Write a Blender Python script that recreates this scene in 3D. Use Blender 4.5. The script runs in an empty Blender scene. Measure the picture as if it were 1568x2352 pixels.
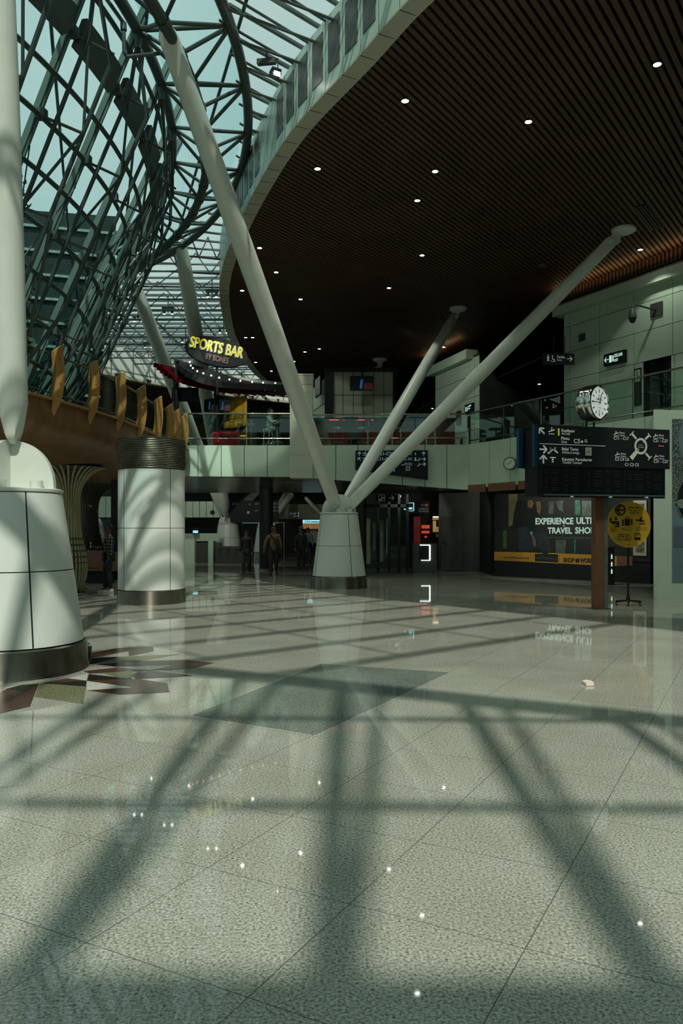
import bpy, bmesh, math, random
from mathutils import Vector, Matrix
random.seed(7)
SC = bpy.context.scene
COL = SC.collection
F, CX, HY, EYE = 1800.0, 784.0, 1213.0, 1.7      # focal length in px, image centre column, horizon row, eye height
V = Vector
def P(x, y, d): return V(((x-CX)*d/F, d, EYE-(y-HY)*d/F))          # photo pixel at depth d
def Zp(x, y, z): return P(x, y, (z-EYE)*F/(HY-y))                  # photo pixel on the level plane z
def G(x, y): return Zp(x, y, 0.0)                                  # photo pixel on the floor
def rad(a): return math.radians(a)

# ------------------------------------------------------------------ materials
MATS = {}
def mat(name, col, rough=.5, metal=0., emit=None, es=1., noise=0., nscale=8., spec=.5, bump=0.):
    if name in MATS: return MATS[name]
    m = bpy.data.materials.new(name); m.use_nodes = True; MATS[name] = m
    nt = m.node_tree; b = nt.nodes['Principled BSDF']
    c = (*col, 1) if len(col) == 3 else col
    b.inputs['Base Color'].default_value = c
    b.inputs['Roughness'].default_value = rough
    b.inputs['Metallic'].default_value = metal
    b.inputs['Specular IOR Level'].default_value = spec
    if emit:
        b.inputs['Emission Color'].default_value = (*emit, 1); b.inputs['Emission Strength'].default_value = es
    if noise or bump:
        tc = nt.nodes.new('ShaderNodeTexCoord'); n = nt.nodes.new('ShaderNodeTexNoise')
        n.inputs['Scale'].default_value = nscale; n.inputs['Detail'].default_value = 4
        nt.links.new(tc.outputs['Object'], n.inputs['Vector'])
        if noise:
            r = nt.nodes.new('ShaderNodeValToRGB')
            r.color_ramp.elements[0].position = .3; r.color_ramp.elements[1].position = .7
            r.color_ramp.elements[0].color = (*[x*(1-noise) for x in c[:3]], 1)
            r.color_ramp.elements[1].color = (*[min(1, x*(1+noise)) for x in c[:3]], 1)
            nt.links.new(n.outputs['Fac'], r.inputs['Fac']); nt.links.new(r.outputs['Color'], b.inputs['Base Color'])
        if bump:
            bp = nt.nodes.new('ShaderNodeBump'); bp.inputs['Strength'].default_value = bump
            nt.links.new(n.outputs['Fac'], bp.inputs['Height']); nt.links.new(bp.outputs['Normal'], b.inputs['Normal'])
    return m

def glass(name, tint, gloss=.03, rough=.02):
    m = bpy.data.materials.new(name); m.use_nodes = True; nt = m.node_tree
    for n in list(nt.nodes): nt.nodes.remove(n)
    o = nt.nodes.new('ShaderNodeOutputMaterial'); mx = nt.nodes.new('ShaderNodeMixShader')
    t = nt.nodes.new('ShaderNodeBsdfTransparent'); g = nt.nodes.new('ShaderNodeBsdfGlossy')
    mx.inputs['Fac'].default_value = gloss
    t.inputs['Color'].default_value = (*tint, 1); g.inputs['Roughness'].default_value = rough
    g.inputs['Color'].default_value = (.8, .9, .87, 1)
    nt.links.new(t.outputs[0], mx.inputs[1]); nt.links.new(g.outputs[0], mx.inputs[2]); nt.links.new(mx.outputs[0], o.inputs['Surface'])
    return m

def granite(name, dark, mid, light, rough, joints=False, scale=1.):
    m = bpy.data.materials.new(name); m.use_nodes = True; nt = m.node_tree; L = nt.links
    b = nt.nodes['Principled BSDF']; b.inputs['Roughness'].default_value = rough; b.inputs['Specular IOR Level'].default_value = .27
    tc = nt.nodes.new('ShaderNodeTexCoord')
    n = nt.nodes.new('ShaderNodeTexNoise'); n.inputs['Scale'].default_value = 74*scale; n.inputs['Detail'].default_value = 5; n.inputs['Roughness'].default_value = .72
    L.new(tc.outputs['Object'], n.inputs['Vector'])
    r = nt.nodes.new('ShaderNodeValToRGB'); cr = r.color_ramp
    cr.elements[0].position = .34; cr.elements[0].color = (*dark, 1)
    cr.elements[1].position = .68; cr.elements[1].color = (*light, 1)
    e = cr.elements.new(.485); e.color = (*mid, 1)
    L.new(n.outputs['Fac'], r.inputs['Fac'])
    n2 = nt.nodes.new('ShaderNodeTexNoise'); n2.inputs['Scale'].default_value = 1.1; n2.inputs['Detail'].default_value = 2
    L.new(tc.outputs['Object'], n2.inputs['Vector'])
    r2 = nt.nodes.new('ShaderNodeValToRGB'); r2.color_ramp.elements[0].color = (.86, .86, .82, 1); r2.color_ramp.elements[1].color = (1, 1, 1, 1)
    r2.color_ramp.elements[0].position = .35; r2.color_ramp.elements[1].position = .65
    L.new(n2.outputs['Fac'], r2.inputs['Fac'])
    mm = nt.nodes.new('ShaderNodeMix'); mm.data_type = 'RGBA'; mm.blend_type = 'MULTIPLY'; mm.inputs['Factor'].default_value = 1
    L.new(r.outputs['Color'], mm.inputs[6]); L.new(r2.outputs['Color'], mm.inputs[7])
    out = mm.outputs[2]
    if joints:
        mp = nt.nodes.new('ShaderNodeMapping'); mp.inputs['Rotation'].default_value = (0, 0, rad(28.0)); L.new(tc.outputs['Object'], mp.inputs['Vector'])
        sx = nt.nodes.new('ShaderNodeSeparateXYZ'); L.new(mp.outputs['Vector'], sx.inputs[0])
        def line(sock, per, off):
            a = nt.nodes.new('ShaderNodeMath'); a.operation = 'ADD'; a.inputs[1].default_value = off+per*200; L.new(sock, a.inputs[0])
            d = nt.nodes.new('ShaderNodeMath'); d.operation = 'MODULO'; d.inputs[1].default_value = per; L.new(a.outputs[0], d.inputs[0])
            c = nt.nodes.new('ShaderNodeMath'); c.operation = 'LESS_THAN'; c.inputs[1].default_value = .0045; L.new(d.outputs[0], c.inputs[0])
            return c.outputs[0]
        l1 = line(sx.outputs['X'], .80, .834); l2 = line(sx.outputs['Y'], .80, .055)
        mxx = nt.nodes.new('ShaderNodeMath'); mxx.operation = 'MAXIMUM'; L.new(l1, mxx.inputs[0]); L.new(l2, mxx.inputs[1])
        mj = nt.nodes.new('ShaderNodeMix'); mj.data_type = 'RGBA'; L.new(mxx.outputs[0], mj.inputs['Factor'])
        L.new(out, mj.inputs[6]); mj.inputs[7].default_value = (.10, .105, .085, 1); out = mj.outputs[2]
    L.new(out, b.inputs['Base Color'])
    return m

def wood(name, c1, c2, rough=.45, scale=(1., 1., .12), ns=9.):
    m = bpy.data.materials.new(name); m.use_nodes = True; nt = m.node_tree; L = nt.links
    b = nt.nodes['Principled BSDF']; b.inputs['Roughness'].default_value = rough
    tc = nt.nodes.new('ShaderNodeTexCoord'); mp = nt.nodes.new('ShaderNodeMapping'); mp.inputs['Scale'].default_value = scale
    n = nt.nodes.new('ShaderNodeTexNoise'); n.inputs['Scale'].default_value = ns; n.inputs['Detail'].default_value = 6; n.inputs['Distortion'].default_value = .6
    r = nt.nodes.new('ShaderNodeValToRGB'); r.color_ramp.elements[0].position = .3; r.color_ramp.elements[1].position = .72
    r.color_ramp.elements[0].color = (*c1, 1); r.color_ramp.elements[1].color = (*c2, 1)
    L.new(tc.outputs['Object'], mp.inputs[0]); L.new(mp.outputs[0], n.inputs['Vector']); L.new(n.outputs['Fac'], r.inputs['Fac']); L.new(r.outputs['Color'], b.inputs['Base Color'])
    return m

def perforated(name, c1, c2):
    m = bpy.data.materials.new(name); m.use_nodes = True; nt = m.node_tree; L = nt.links
    b = nt.nodes['Principled BSDF']; b.inputs['Roughness'].default_value = .4; b.inputs['Metallic'].default_value = .3
    tc = nt.nodes.new('ShaderNodeTexCoord'); vo = nt.nodes.new('ShaderNodeTexVoronoi'); vo.inputs['Scale'].default_value = 42; vo.inputs['Randomness'].default_value = 0
    r = nt.nodes.new('ShaderNodeValToRGB'); r.color_ramp.interpolation = 'CONSTANT'
    r.color_ramp.elements[0].color = (*c1, 1); r.color_ramp.elements[1].position = .42; r.color_ramp.elements[1].color = (*c2, 1)
    L.new(tc.outputs['Object'], vo.inputs['Vector']); L.new(vo.outputs['Distance'], r.inputs['Fac']); L.new(r.outputs['Color'], b.inputs['Base Color'])
    return m

M_FLOOR = granite('granite_floor', (.065, .07, .055), (.36, .36, .305), (.68, .68, .60), .03, True)
M_RHOMB = granite('grey_granite', (.045, .06, .05), (.17, .20, .178), (.33, .37, .335), .06)
M_GBROWN = granite('brown_granite', (.035, .018, .014), (.085, .042, .032), (.15, .08, .06), .14)
M_GBLACK = granite('black_granite', (.008, .009, .009), (.016, .018, .017), (.04, .042, .04), .12)
M_GOLIVE = granite('olive_granite', (.05, .055, .03), (.17, .175, .10), (.30, .30, .18), .16)
M_GWHITE = granite('white_granite', (.3, .3, .26), (.56, .57, .52), (.72, .72, .66), .15)
M_WHITE = mat('white_panel', (.62, .66, .61), .32, noise=.03, nscale=1.5)
M_PAINT = mat('white_paint', (.62, .655, .59), .38, noise=.04, nscale=3)
M_WALL = mat('pale_wall_panel', (.46, .57, .455), .45, noise=.05, nscale=1.2)
M_BEIGE = mat('beige_tile', (.42, .43, .33), .5, noise=.05, nscale=2)
M_STONE = mat('cream_column', (.52, .53, .42), .5, noise=.04, nscale=2)
M_GAP = mat('joint_black', (.012, .014, .012), .7)
M_STEEL = mat('brushed_steel', (.34, .33, .28), .24, metal=1., noise=.1, nscale=20)
def brushed(m):
    nt = m.node_tree; b = nt.nodes['Principled BSDF']; t = nt.nodes.new('ShaderNodeTangent'); t.direction_type = 'RADIAL'; t.axis = 'Z'
    nt.links.new(t.outputs[0], b.inputs['Tangent']); b.inputs['Anisotropic'].default_value = .9; b.inputs['Anisotropic Rotation'].default_value = .25; b.inputs['Roughness'].default_value = .34
M_BASE = mat('brushed_base_steel', (.21, .20, .165), .3, metal=1., noise=.08, nscale=20); brushed(M_BASE)
M_CHROME = mat('chrome', (.72, .72, .66), .12, metal=1.)
M_RIB = mat('ribbed_steel', (.17, .165, .125), .35, metal=.8, noise=.15, nscale=12)
M_DGREEN = mat('dark_green_steel', (.034, .052, .045), .42, noise=.1, nscale=4)
M_MULL = mat('mullion_green', (.075, .125, .105), .4, noise=.08, nscale=4)
M_RAFT = mat('rafter_steel', (.05, .07, .062), .4, noise=.08, nscale=4)
M_FACE = mat('fascia_panel', (.42, .58, .48), .35, noise=.05, nscale=1.5)
M_FLANGE = mat('fascia_flange', (.40, .40, .31), .5, noise=.04, nscale=2)
M_GRILLE = perforated('perforated_metal', (.02, .025, .022), (.10, .115, .10))
M_SLAT = wood('ceiling_slat_wood', (.044, .0235, .013), (.082, .042, .023), .6, (.12, .12, 1), 6)
M_BLACK = mat('matte_black', (.008, .0095, .010), .6, spec=.3)
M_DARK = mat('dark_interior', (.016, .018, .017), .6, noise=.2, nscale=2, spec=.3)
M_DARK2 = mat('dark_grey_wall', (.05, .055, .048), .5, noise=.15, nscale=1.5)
M_SOFFIT = mat('soffit_metal', (.10, .085, .065), .22, metal=.6, noise=.4, nscale=6)
M_HULL = wood('hull_wood', (.135, .062, .021), (.255, .122, .045), .42, (.6, .6, .25), 5)
M_FIN = wood('fin_wood', (.30, .150, .035), (.46, .25, .07), .5, (1, 1, .2), 8)
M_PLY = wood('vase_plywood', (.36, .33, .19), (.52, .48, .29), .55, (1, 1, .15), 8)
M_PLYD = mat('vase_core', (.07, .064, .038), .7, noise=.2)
M_ROOFGLASS = glass('roof_glass', (.95, .975, .955))
M_WALLGLASS = glass('curtain_wall_glass', (.74, .90, .89))
M_RAILGLASS = glass('balustrade_glass', (.86, .95, .90), .045)
M_SIGN = mat('sign_navy', (.007, .010, .013), .6, spec=.25)
M_BLUE = mat('sign_blue', (.004, .040, .095), .4)
M_LETTER = mat('letter_white', (.55, .60, .56), .5, emit=(.72, .80, .76), es=.16)
M_LETTERC = mat('letter_cyan', (.35, .48, .5), .5, emit=(.55, .85, .95), es=.15)
M_YSIGN = mat('sign_yellow', (.74, .43, .03), .5, noise=.12, nscale=4)
M_YBAR = mat('bar_yellow', (.7, .45, .02), .5, emit=(.9, .6, .05), es=.25)
M_INK = mat('ink_black', (.012, .014, .016), .5)
M_LAMP = mat('lamp_white', (1, 1, 1), .4, emit=(1, .97, .92), es=38.)
M_WARM = mat('lamp_warm', (1, .9, .7), .4, emit=(1, .74, .45), es=2.6)
M_RED = mat('red_panel', (.16, .008, .008), .35, noise=.15)
M_REDGLOW = mat('red_glow', (.5, .02, .01), .4, emit=(1, .06, .03), es=1.1)
M_FLAG = wood('flag_cloth', (.62, .36, .015), (.74, .45, .03), .7, (3, 3, .2), 3)
M_SCREEN = mat('screen_black', (.008, .010, .012), .15)
M_GREENL = mat('exit_glow', (.5, .7, .6), .4, emit=(.62, .95, .80), es=.8)
M_ORANGE = wood('cove_wood', (.20, .075, .02), (.32, .125, .035), .5, (1, 1, 1), 3)
M_BROWNP = mat('brown_panel', (.17, .075, .04), .4, noise=.15, nscale=3)
M_LEAF = mat('leaf_green', (.05, .11, .05), .6, noise=.4, nscale=3)
M_BARK = mat('bark', (.06, .05, .04), .8, noise=.3, nscale=10)

# ------------------------------------------------------------------ mesh builder
def frame(d):
    d = V(d).normalized(); a = V((0, 0, 1)) if abs(d.z) < .95 else V((1, 0, 0))
    s = d.cross(a).normalized(); return s, s.cross(d).normalized()
class MB:
    def __init__(s): s.v, s.f, s.mi, s.cur = [], [], [], 0
    def add(s, vs, fs):
        o = len(s.v); s.v += [V(p) for p in vs]; s.f += [tuple(i+o for i in f) for f in fs]; s.mi += [s.cur]*len(fs); return s
    def slot(s, i): s.cur = i; return s
    def box(s, c, size, ux=(1, 0, 0), uy=(0, 1, 0), uz=(0, 0, 1)):
        c = V(c); x, y, z = V(ux).normalized()*size[0]/2, V(uy).normalized()*size[1]/2, V(uz).normalized()*size[2]/2
        vs = [c+a*x+b*y+d*z for a in (-1, 1) for b in (-1, 1) for d in (-1, 1)]
        return s.add(vs, [(0, 1, 3, 2), (4, 6, 7, 5), (0, 4, 5, 1), (2, 3, 7, 6), (0, 2, 6, 4), (1, 5, 7, 3)])
    def bar(s, a, b, w, h, up=(0, 0, 1)):
        a, b = V(a), V(b); d = b-a; u = d.normalized(); sd = u.cross(V(up))
        sd = sd.normalized() if sd.length > 1e-5 else frame(u)[0]
        return s.box((a+b)/2, (d.length, w, h), u, sd, sd.cross(u))
    def prism(s, pts, vec):
        n = len(pts); vec = V(vec); vs = [V(p) for p in pts]+[V(p)+vec for p in pts]
        return s.add(vs, [tuple(range(n))[::-1], tuple(range(n, 2*n))]+[(i, (i+1) % n, (i+1) % n+n, i+n) for i in range(n)])
    def quad(s, *p): return s.add(p, [tuple(range(len(p)))])
    def cyl(s, a, b, r0, r1=None, n=12, caps=True):
        r1 = r0 if r1 is None else r1; a, b = V(a), V(b); e1, e2 = frame(b-a)
        ring = lambda c, r: [c+(e1*math.cos(t)+e2*math.sin(t))*r for t in [2*math.pi*i/n for i in range(n)]]
        fs = [(i, (i+1) % n, (i+1) % n+n, i+n) for i in range(n)]
        if caps: fs += [tuple(range(n))[::-1], tuple(range(n, 2*n))]
        return s.add(ring(a, r0)+ring(b, r1), fs)
    def tube(s, pts, r, n=8, closed=False):
        pts = [V(p) for p in pts]; m = len(pts); vs = []; e1 = None
        for i, p in enumerate(pts):
            t = (pts[(i+1) % m]-pts[i-1]) if closed else (pts[min(i+1, m-1)]-pts[max(i-1, 0)])
            t.normalize()
            if e1 is None: e1 = frame(t)[0]
            e1 = (e1-t*e1.dot(t)).normalized(); e2 = t.cross(e1)
            rr = r[i] if isinstance(r, (list, tuple)) else r
            vs += [p+(e1*math.cos(a)+e2*math.sin(a))*rr for a in [2*math.pi*k/n for k in range(n)]]
        fs = []
        for i in range(m if closed else m-1):
            j = (i+1) % m
            fs += [(i*n+k, i*n+(k+1) % n, j*n+(k+1) % n, j*n+k) for k in range(n)]
        if not closed: fs += [tuple(range(n))[::-1], tuple(range((m-1)*n, m*n))]
        return s.add(vs, fs)
    def lathe(s, prof, c, n=48, a0=0., a1=2*math.pi, caps=False):
        c = V(c); full = abs(a1-a0-2*math.pi) < 1e-4; k = n if full else n+1; vs = []
        for r, z in prof: vs += [c+V((r*math.cos(a0+(a1-a0)*i/n), r*math.sin(a0+(a1-a0)*i/n), z)) for i in range(k)]
        fs = []
        for j in range(len(prof)-1):
            for i in range(n):
                i2 = (i+1) % k; fs.append((j*k+i, j*k+i2, (j+1)*k+i2, (j+1)*k+i))
        if caps and full: fs += [tuple(range(k))[::-1], tuple(range((len(prof)-1)*k, len(prof)*k))]
        return s.add(vs, fs)
    def sweep(s, path, prof, closed_prof=False):
        """path: 2D plan points, prof: (offset along the left-hand normal, z)"""
        m = len(prof); vs = []; N = len(path)
        for i, p in enumerate(path):
            t = V(path[min(i+1, N-1)])-V(path[max(i-1, 0)]); t.normalize(); nrm = V((-t.y, t.x))
            vs += [V((p[0]+nrm.x*o, p[1]+nrm.y*o, z)) for o, z in prof]
        fs = []
        for i in range(N-1):
            for j in range(m if closed_prof else m-1):
                k = (j+1) % m; fs.append((i*m+j, i*m+k, (i+1)*m+k, (i+1)*m+j))
        if closed_prof: fs += [tuple(range(m)), tuple(range((N-1)*m, N*m))[::-1]]
        return s.add(vs, fs)
    def sphere(s, c, r, n=14, m=8, sc=(1, 1, 1)):
        c = V(c); vs = []; 
        for j in range(m+1):
            t = math.pi*j/m
            vs += [c+V((r*sc[0]*math.sin(t)*math.cos(2*math.pi*i/n), r*sc[1]*math.sin(t)*math.sin(2*math.pi*i/n), r*sc[2]*math.cos(t))) for i in range(n)]
        return s.add(vs, [(j*n+i, j*n+(i+1) % n, (j+1)*n+(i+1) % n, (j+1)*n+i) for j in range(m) for i in range(n)])
    def build(s, name, mats, parent=None, smooth=None, kind=None):
        L = wloc(parent) if parent else V((0, 0, 0))
        me = bpy.data.meshes.new(name); me.from_pydata([tuple(p-L) for p in s.v], [], s.f)
        for m in (mats if isinstance(mats, (list, tuple)) else [mats]): me.materials.append(m)
        if len(me.materials) > 1: me.polygons.foreach_set('material_index', s.mi)
        bm = bmesh.new(); bm.from_mesh(me); bmesh.ops.recalc_face_normals(bm, faces=bm.faces); bm.to_mesh(me); bm.free()
        if smooth: me.shade_smooth(); me.set_sharp_from_angle(angle=rad(smooth))
        o = bpy.data.objects.new(name, me); COL.objects.link(o)
        if parent: o.parent = parent
        if kind: o['kind'] = kind
        return o
def wloc(o):
    v = V((0, 0, 0))
    while o: v += o.location; o = o.parent
    return v
def tag(o, label, cat, group=None, kind=None):
    o['label'] = label; o['category'] = cat
    if group: o['group'] = group
    if kind: o['kind'] = kind
    return o
def thing(name, loc, label, cat, group=None, kind=None):
    o = bpy.data.objects.new(name, None); COL.objects.link(o); o.location = loc; o.empty_display_size = .1
    return tag(o, label, cat, group, kind)
def dup(root, loc, rz=None, label=None, parent=None):
    c = root.copy(); COL.objects.link(c); c.location = loc
    if rz is not None: c.rotation_euler = (0, 0, rz)
    if label: c['label'] = label
    if parent: c.parent = parent
    for ch in list(root.children):
        d = ch.copy(); COL.objects.link(d); d.parent = c
        for g in list(ch.children):
            e = g.copy(); COL.objects.link(e); e.parent = d
    return c

# ------------------------------------------------------------------ lettering, symbols on a sign plane
class Plane:
    """origin O at the sign's top left corner on its face, u to the right, w down, n out of the face"""
    def __init__(s, O, u, w=(0, 0, -1)):
        s.O, s.u, s.w = V(O), V(u).normalized(), V(w).normalized(); s.n = s.w.cross(s.u).normalized()*1
        if s.n.dot(V((0, 0, EYE))-s.O) < 0: s.n = -s.n
    def at(s, x, y, h=0.): return s.O+s.u*x+s.w*y+s.n*h
TXT = {}
def text_geo(t, bold):
    key = (t, bold)
    if key not in TXT:
        cu = bpy.data.curves.new('t', 'FONT'); cu.body = t; cu.size = 1; cu.offset = bold; cu.resolution_u = 3
        ob = bpy.data.objects.new('t', cu); COL.objects.link(ob); bpy.context.view_layer.update()
        me = bpy.data.meshes.new_from_object(ob.evaluated_get(bpy.context.evaluated_depsgraph_get()))
        TXT[key] = ([v.co.copy() for v in me.vertices], [tuple(p.vertices) for p in me.polygons])
        bpy.data.objects.remove(ob); bpy.data.curves.remove(cu); bpy.data.meshes.remove(me)
    return TXT[key]
def text(mb, pl, t, x, y, h, width=None, align='l', bold=.012, lift=.006):
    """cap height h, baseline y"""
    vs, fs = text_geo(t, bold)
    if not vs: return
    k = h/.70; x0 = min(p.x for p in vs); x1 = max(p.x for p in vs)
    kx = k if width is None else width/(x1-x0); w = (x1-x0)*kx
    ox = {'l': 0, 'c': -w/2, 'r': -w}[align]
    mb.add([pl.at(x+ox+(p.x-x0)*kx, y-p.y*k, lift) for p in vs], fs)
def rect(mb, pl, x, y, w, h, lift=.006):
    mb.add([pl.at(x, y, lift), pl.at(x+w, y, lift), pl.at(x+w, y+h, lift), pl.at(x, y+h, lift)], [(0, 1, 2, 3)])
def poly(mb, pl, pts, ox=0., oy=0., k=1., lift=.006, flip=False):
    mb.add([pl.at(ox+(-x if flip else x)*k, oy+y*k, lift) for x, y in pts], [tuple(range(len(pts)))])
def ring(mb, pl, x, y, r0, r1, n=28, a0=0., a1=2*math.pi, lift=.006):
    vs, fs = [], []
    for i in range(n+1):
        a = a0+(a1-a0)*i/n
        vs += [pl.at(x+r0*math.cos(a), y+r0*math.sin(a), lift), pl.at(x+r1*math.cos(a), y+r1*math.sin(a), lift)]
    mb.add(vs, [(2*i, 2*i+1, 2*i+3, 2*i+2) for i in range(n)])
def disc(mb, pl, x, y, r, n=24, lift=.006, ky=1.):
    mb.add([pl.at(x+r*math.cos(2*math.pi*i/n), y+ky*r*math.sin(2*math.pi*i/n), lift) for i in range(n)], [tuple(range(n))])
def stroke(mb, pl, pts, w, ox=0., oy=0., k=1., lift=.006):
    for (xa, ya), (xb, yb) in zip(pts, pts[1:]):
        dx, dy = xb-xa, yb-ya; l = math.hypot(dx, dy) or 1; px, py = -dy/l*w/2, dx/l*w/2
        poly(mb, pl, [(xa+px, ya+py), (xb+px, yb+py), (xb-px, yb-py), (xa-px, ya-py)], ox, oy, k, lift)
def arrow(mb, pl, x, y, s, ang, w=.17, lift=.006):
    """ang 0 points right, 90 up"""
    c, q = math.cos(rad(ang)), -math.sin(rad(ang))
    R = lambda a, b: (a*c-b*q, a*q+b*c)
    stroke(mb, pl, [R(-.5, 0), R(.42, 0)], w, x, y, s, lift)
    stroke(mb, pl, [R(.02, -.48), R(.5, 0)], w, x, y, s, lift); stroke(mb, pl, [R(.02, .48), R(.5, 0)], w, x, y, s, lift)
PLANE_ICON = [(-.5, -.05), (-.38, -.12), (-.05, .0), (.12, -.02), (-.12, -.42), (.0, -.45), (.32, -.08), (.5, -.12), (.55, -.02), (.38, .10), (-.05, .20), (-.42, .10)]
def plane_icon(mb, pl, x, y, s, land=True, flip=False, lift=.006):
    stroke(mb, pl, [(-.5, .18), (.52, -.18)] if land else [(-.5, -.12), (.52, .16)], .15, x, y-.1*s, s*(-1 if False else 1), lift)
    stroke(mb, pl, [(-.02, .02), (.06, -.48)] if land else [(.0, -.0), (.32, -.46)], .15, x, y-.1*s, s, lift)
    stroke(mb, pl, [(-.45, .45), (.5, .45)], .10, x, y-.1*s, s, lift)
def man_icon(mb, pl, x, y, s, lift=.006):
    disc(mb, pl, x, y-.40*s, .09*s, 12, lift)
    for a, b in (((0, -.3), (0, .08)), ((0, .05), (-.14, .45)), ((0, .05), (.14, .45)), ((0, -.22), (-.18, 0)), ((0, -.22), (.18, 0))):
        stroke(mb, pl, [a, b], .11, x, y, s, lift)
def escalator_icon(mb, pl, x, y, s, lift=.006):
    stroke(mb, pl, [(-.5, .35), (-.3, .35), (.2, -.15), (.48, -.15)], .09, x, y, s, lift)
    stroke(mb, pl, [(-.5, .5), (-.22, .5), (.3, 0), (.48, 0), (.48, -.15)], .09, x, y, s, lift); stroke(mb, pl, [(-.5, .35), (-.5, .5)], .09, x, y, s, lift)
    stroke(mb, pl, [(-.05, -.45), (-.05, -.18)], .10, x, y, s, lift)
def panels(mb, O, u, v, us, vs, gap, th):
    """raised panels between the break points us x vs on the plane O, u, v"""
    O, u, v = V(O), V(u).normalized(), V(v).normalized(); n = u.cross(v).normalized()
    if n.dot(V((0, 0, EYE))-O) < 0: n = -n
    for a, b in zip(us, us[1:]):
        for c, d in zip(vs, vs[1:]):
            mb.box(O+u*(a+b)/2+v*(c+d)/2+n*th/2, (b-a-gap, d-c-gap, th), u, v, n)
def catmull(pts, per=8):
    pts = [V(p) for p in pts]; q = [2*pts[0]-pts[1]]+pts+[2*pts[-1]-pts[-2]]; out = []
    for i in range(1, len(q)-2):
        for k in range(per):
            t = k/per; a, b, c, d = q[i-1], q[i], q[i+1], q[i+2]
            out.append(.5*((2*b)+(c-a)*t+(2*a-5*b+4*c-d)*t*t+(3*b-a-3*c+d)*t**3))
    out.append(pts[-1]); return out
def resample(path, step):
    out = [V(path[0])]; acc = 0.
    for a, b in zip(path, path[1:]):
        a, b = V(a), V(b); l = (b-a).length; d = step-acc
        while d <= l: out.append(a+(b-a)*(d/l)); d += step
        acc = l-(d-step)
    return out
# ================================================================== camera, light, sky
cam = bpy.data.cameras.new('camera'); co = bpy.data.objects.new('camera', cam); COL.objects.link(co)
co.location = (0, 0, EYE); co.rotation_euler = (rad(90), 0, 0)
cam.sensor_fit = 'HORIZONTAL'; cam.sensor_width = 36; cam.lens = F/1568*36; cam.shift_y = (HY-1176)/1568; cam.clip_end = 400
SC.camera = co
SC.view_settings.view_transform = 'Standard'; SC.view_settings.look = 'None'; SC.view_settings.gamma = 1; SC.view_settings.exposure = -0.14
SC.view_settings.use_curve_mapping = False
SC.cycles.max_bounces = 7; SC.cycles.diffuse_bounces = 3; SC.cycles.glossy_bounces = 3; SC.cycles.transparent_max_bounces = 14
SC.cycles.sample_clamp_indirect = 4; SC.cycles.caustics_reflective = False; SC.cycles.caustics_refractive = False
SC.cycles.use_denoising = True
SUN = V((-.12, .85, -1.))
sl = bpy.data.lights.new('sun', 'SUN'); so = bpy.data.objects.new('sun', sl); COL.objects.link(so)
so.rotation_euler = SUN.to_track_quat('-Z', 'Y').to_euler(); so.location = (0, -20, 30); sl.energy = 3.75; sl.angle = .013; sl.color = (1, .97, .87)
w = bpy.data.worlds.new('sky'); SC.world = w; w.use_nodes = True; nt = w.node_tree; bg = nt.nodes['Background']
tc = nt.nodes.new('ShaderNodeTexCoord'); nz = nt.nodes.new('ShaderNodeTexNoise'); nz.inputs['Scale'].default_value = 2.2; nz.inputs['Detail'].default_value = 5
rp = nt.nodes.new('ShaderNodeValToRGB'); rp.color_ramp.elements[0].position = .35; rp.color_ramp.elements[1].position = .68
rp.color_ramp.elements[0].color = (.31, .52, .52, 1); rp.color_ramp.elements[1].color = (.56, .71, .68, 1)
nt.links.new(tc.outputs['Generated'], nz.inputs['Vector']); nt.links.new(nz.outputs['Fac'], rp.inputs['Fac']); nt.links.new(rp.outputs['Color'], bg.inputs['Color'])
bg.inputs['Strength'].default_value = 1.05
def lamp(name, kind, loc, e, col, size=1., rot=None, size_y=None, spot=None):
    l = bpy.data.lights.new(name, kind); l.energy = e; l.color = col
    if kind == 'AREA':
        l.size = size
        if size_y: l.shape = 'RECTANGLE'; l.size_y = size_y
    elif kind in ('POINT', 'SPOT'): l.shadow_soft_size = size
    if spot: l.spot_size = rad(spot)
    o = bpy.data.objects.new(name, l); COL.objects.link(o); o.location = loc
    if rot: o.rotation_euler = rot
    return o

# ================================================================== floor and shell
ZC, ZT, ZR = 9.8, 11.15, 11.25     # slatted ceiling, top of the fascia, skylight plane
MZ = 4.55                         # mezzanine floor
def st(o, label, cat): return tag(o, label, cat, None, 'structure')
m = MB(); m.quad((-45, -22, 0), (24, -22, 0), (24, 75, 0), (-45, 75, 0))
st(m.build('floor', M_FLOOR), 'polished speckled granite floor crossed by sunlight and shadow bars', 'floor')
m = MB(); m.prism([V((*G(x, y).xy, .0005)) for x, y in ((442, 1643), (722, 1688), (1030, 1545), (738, 1525))], (0, 0, .0025))
st(m.build('floor_inlay', M_RHOMB), 'grey granite rectangle set into the pale floor', 'floor inlay')
star = thing('star_inlay', (*G(20, 1560).xy, 0), 'star of brown, black and olive granite around the left cone base', 'floor inlay', None, 'structure')
S = lambda x, y: V((*G(x/3.136, 1000+y/3.136).xy, .001))
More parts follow.
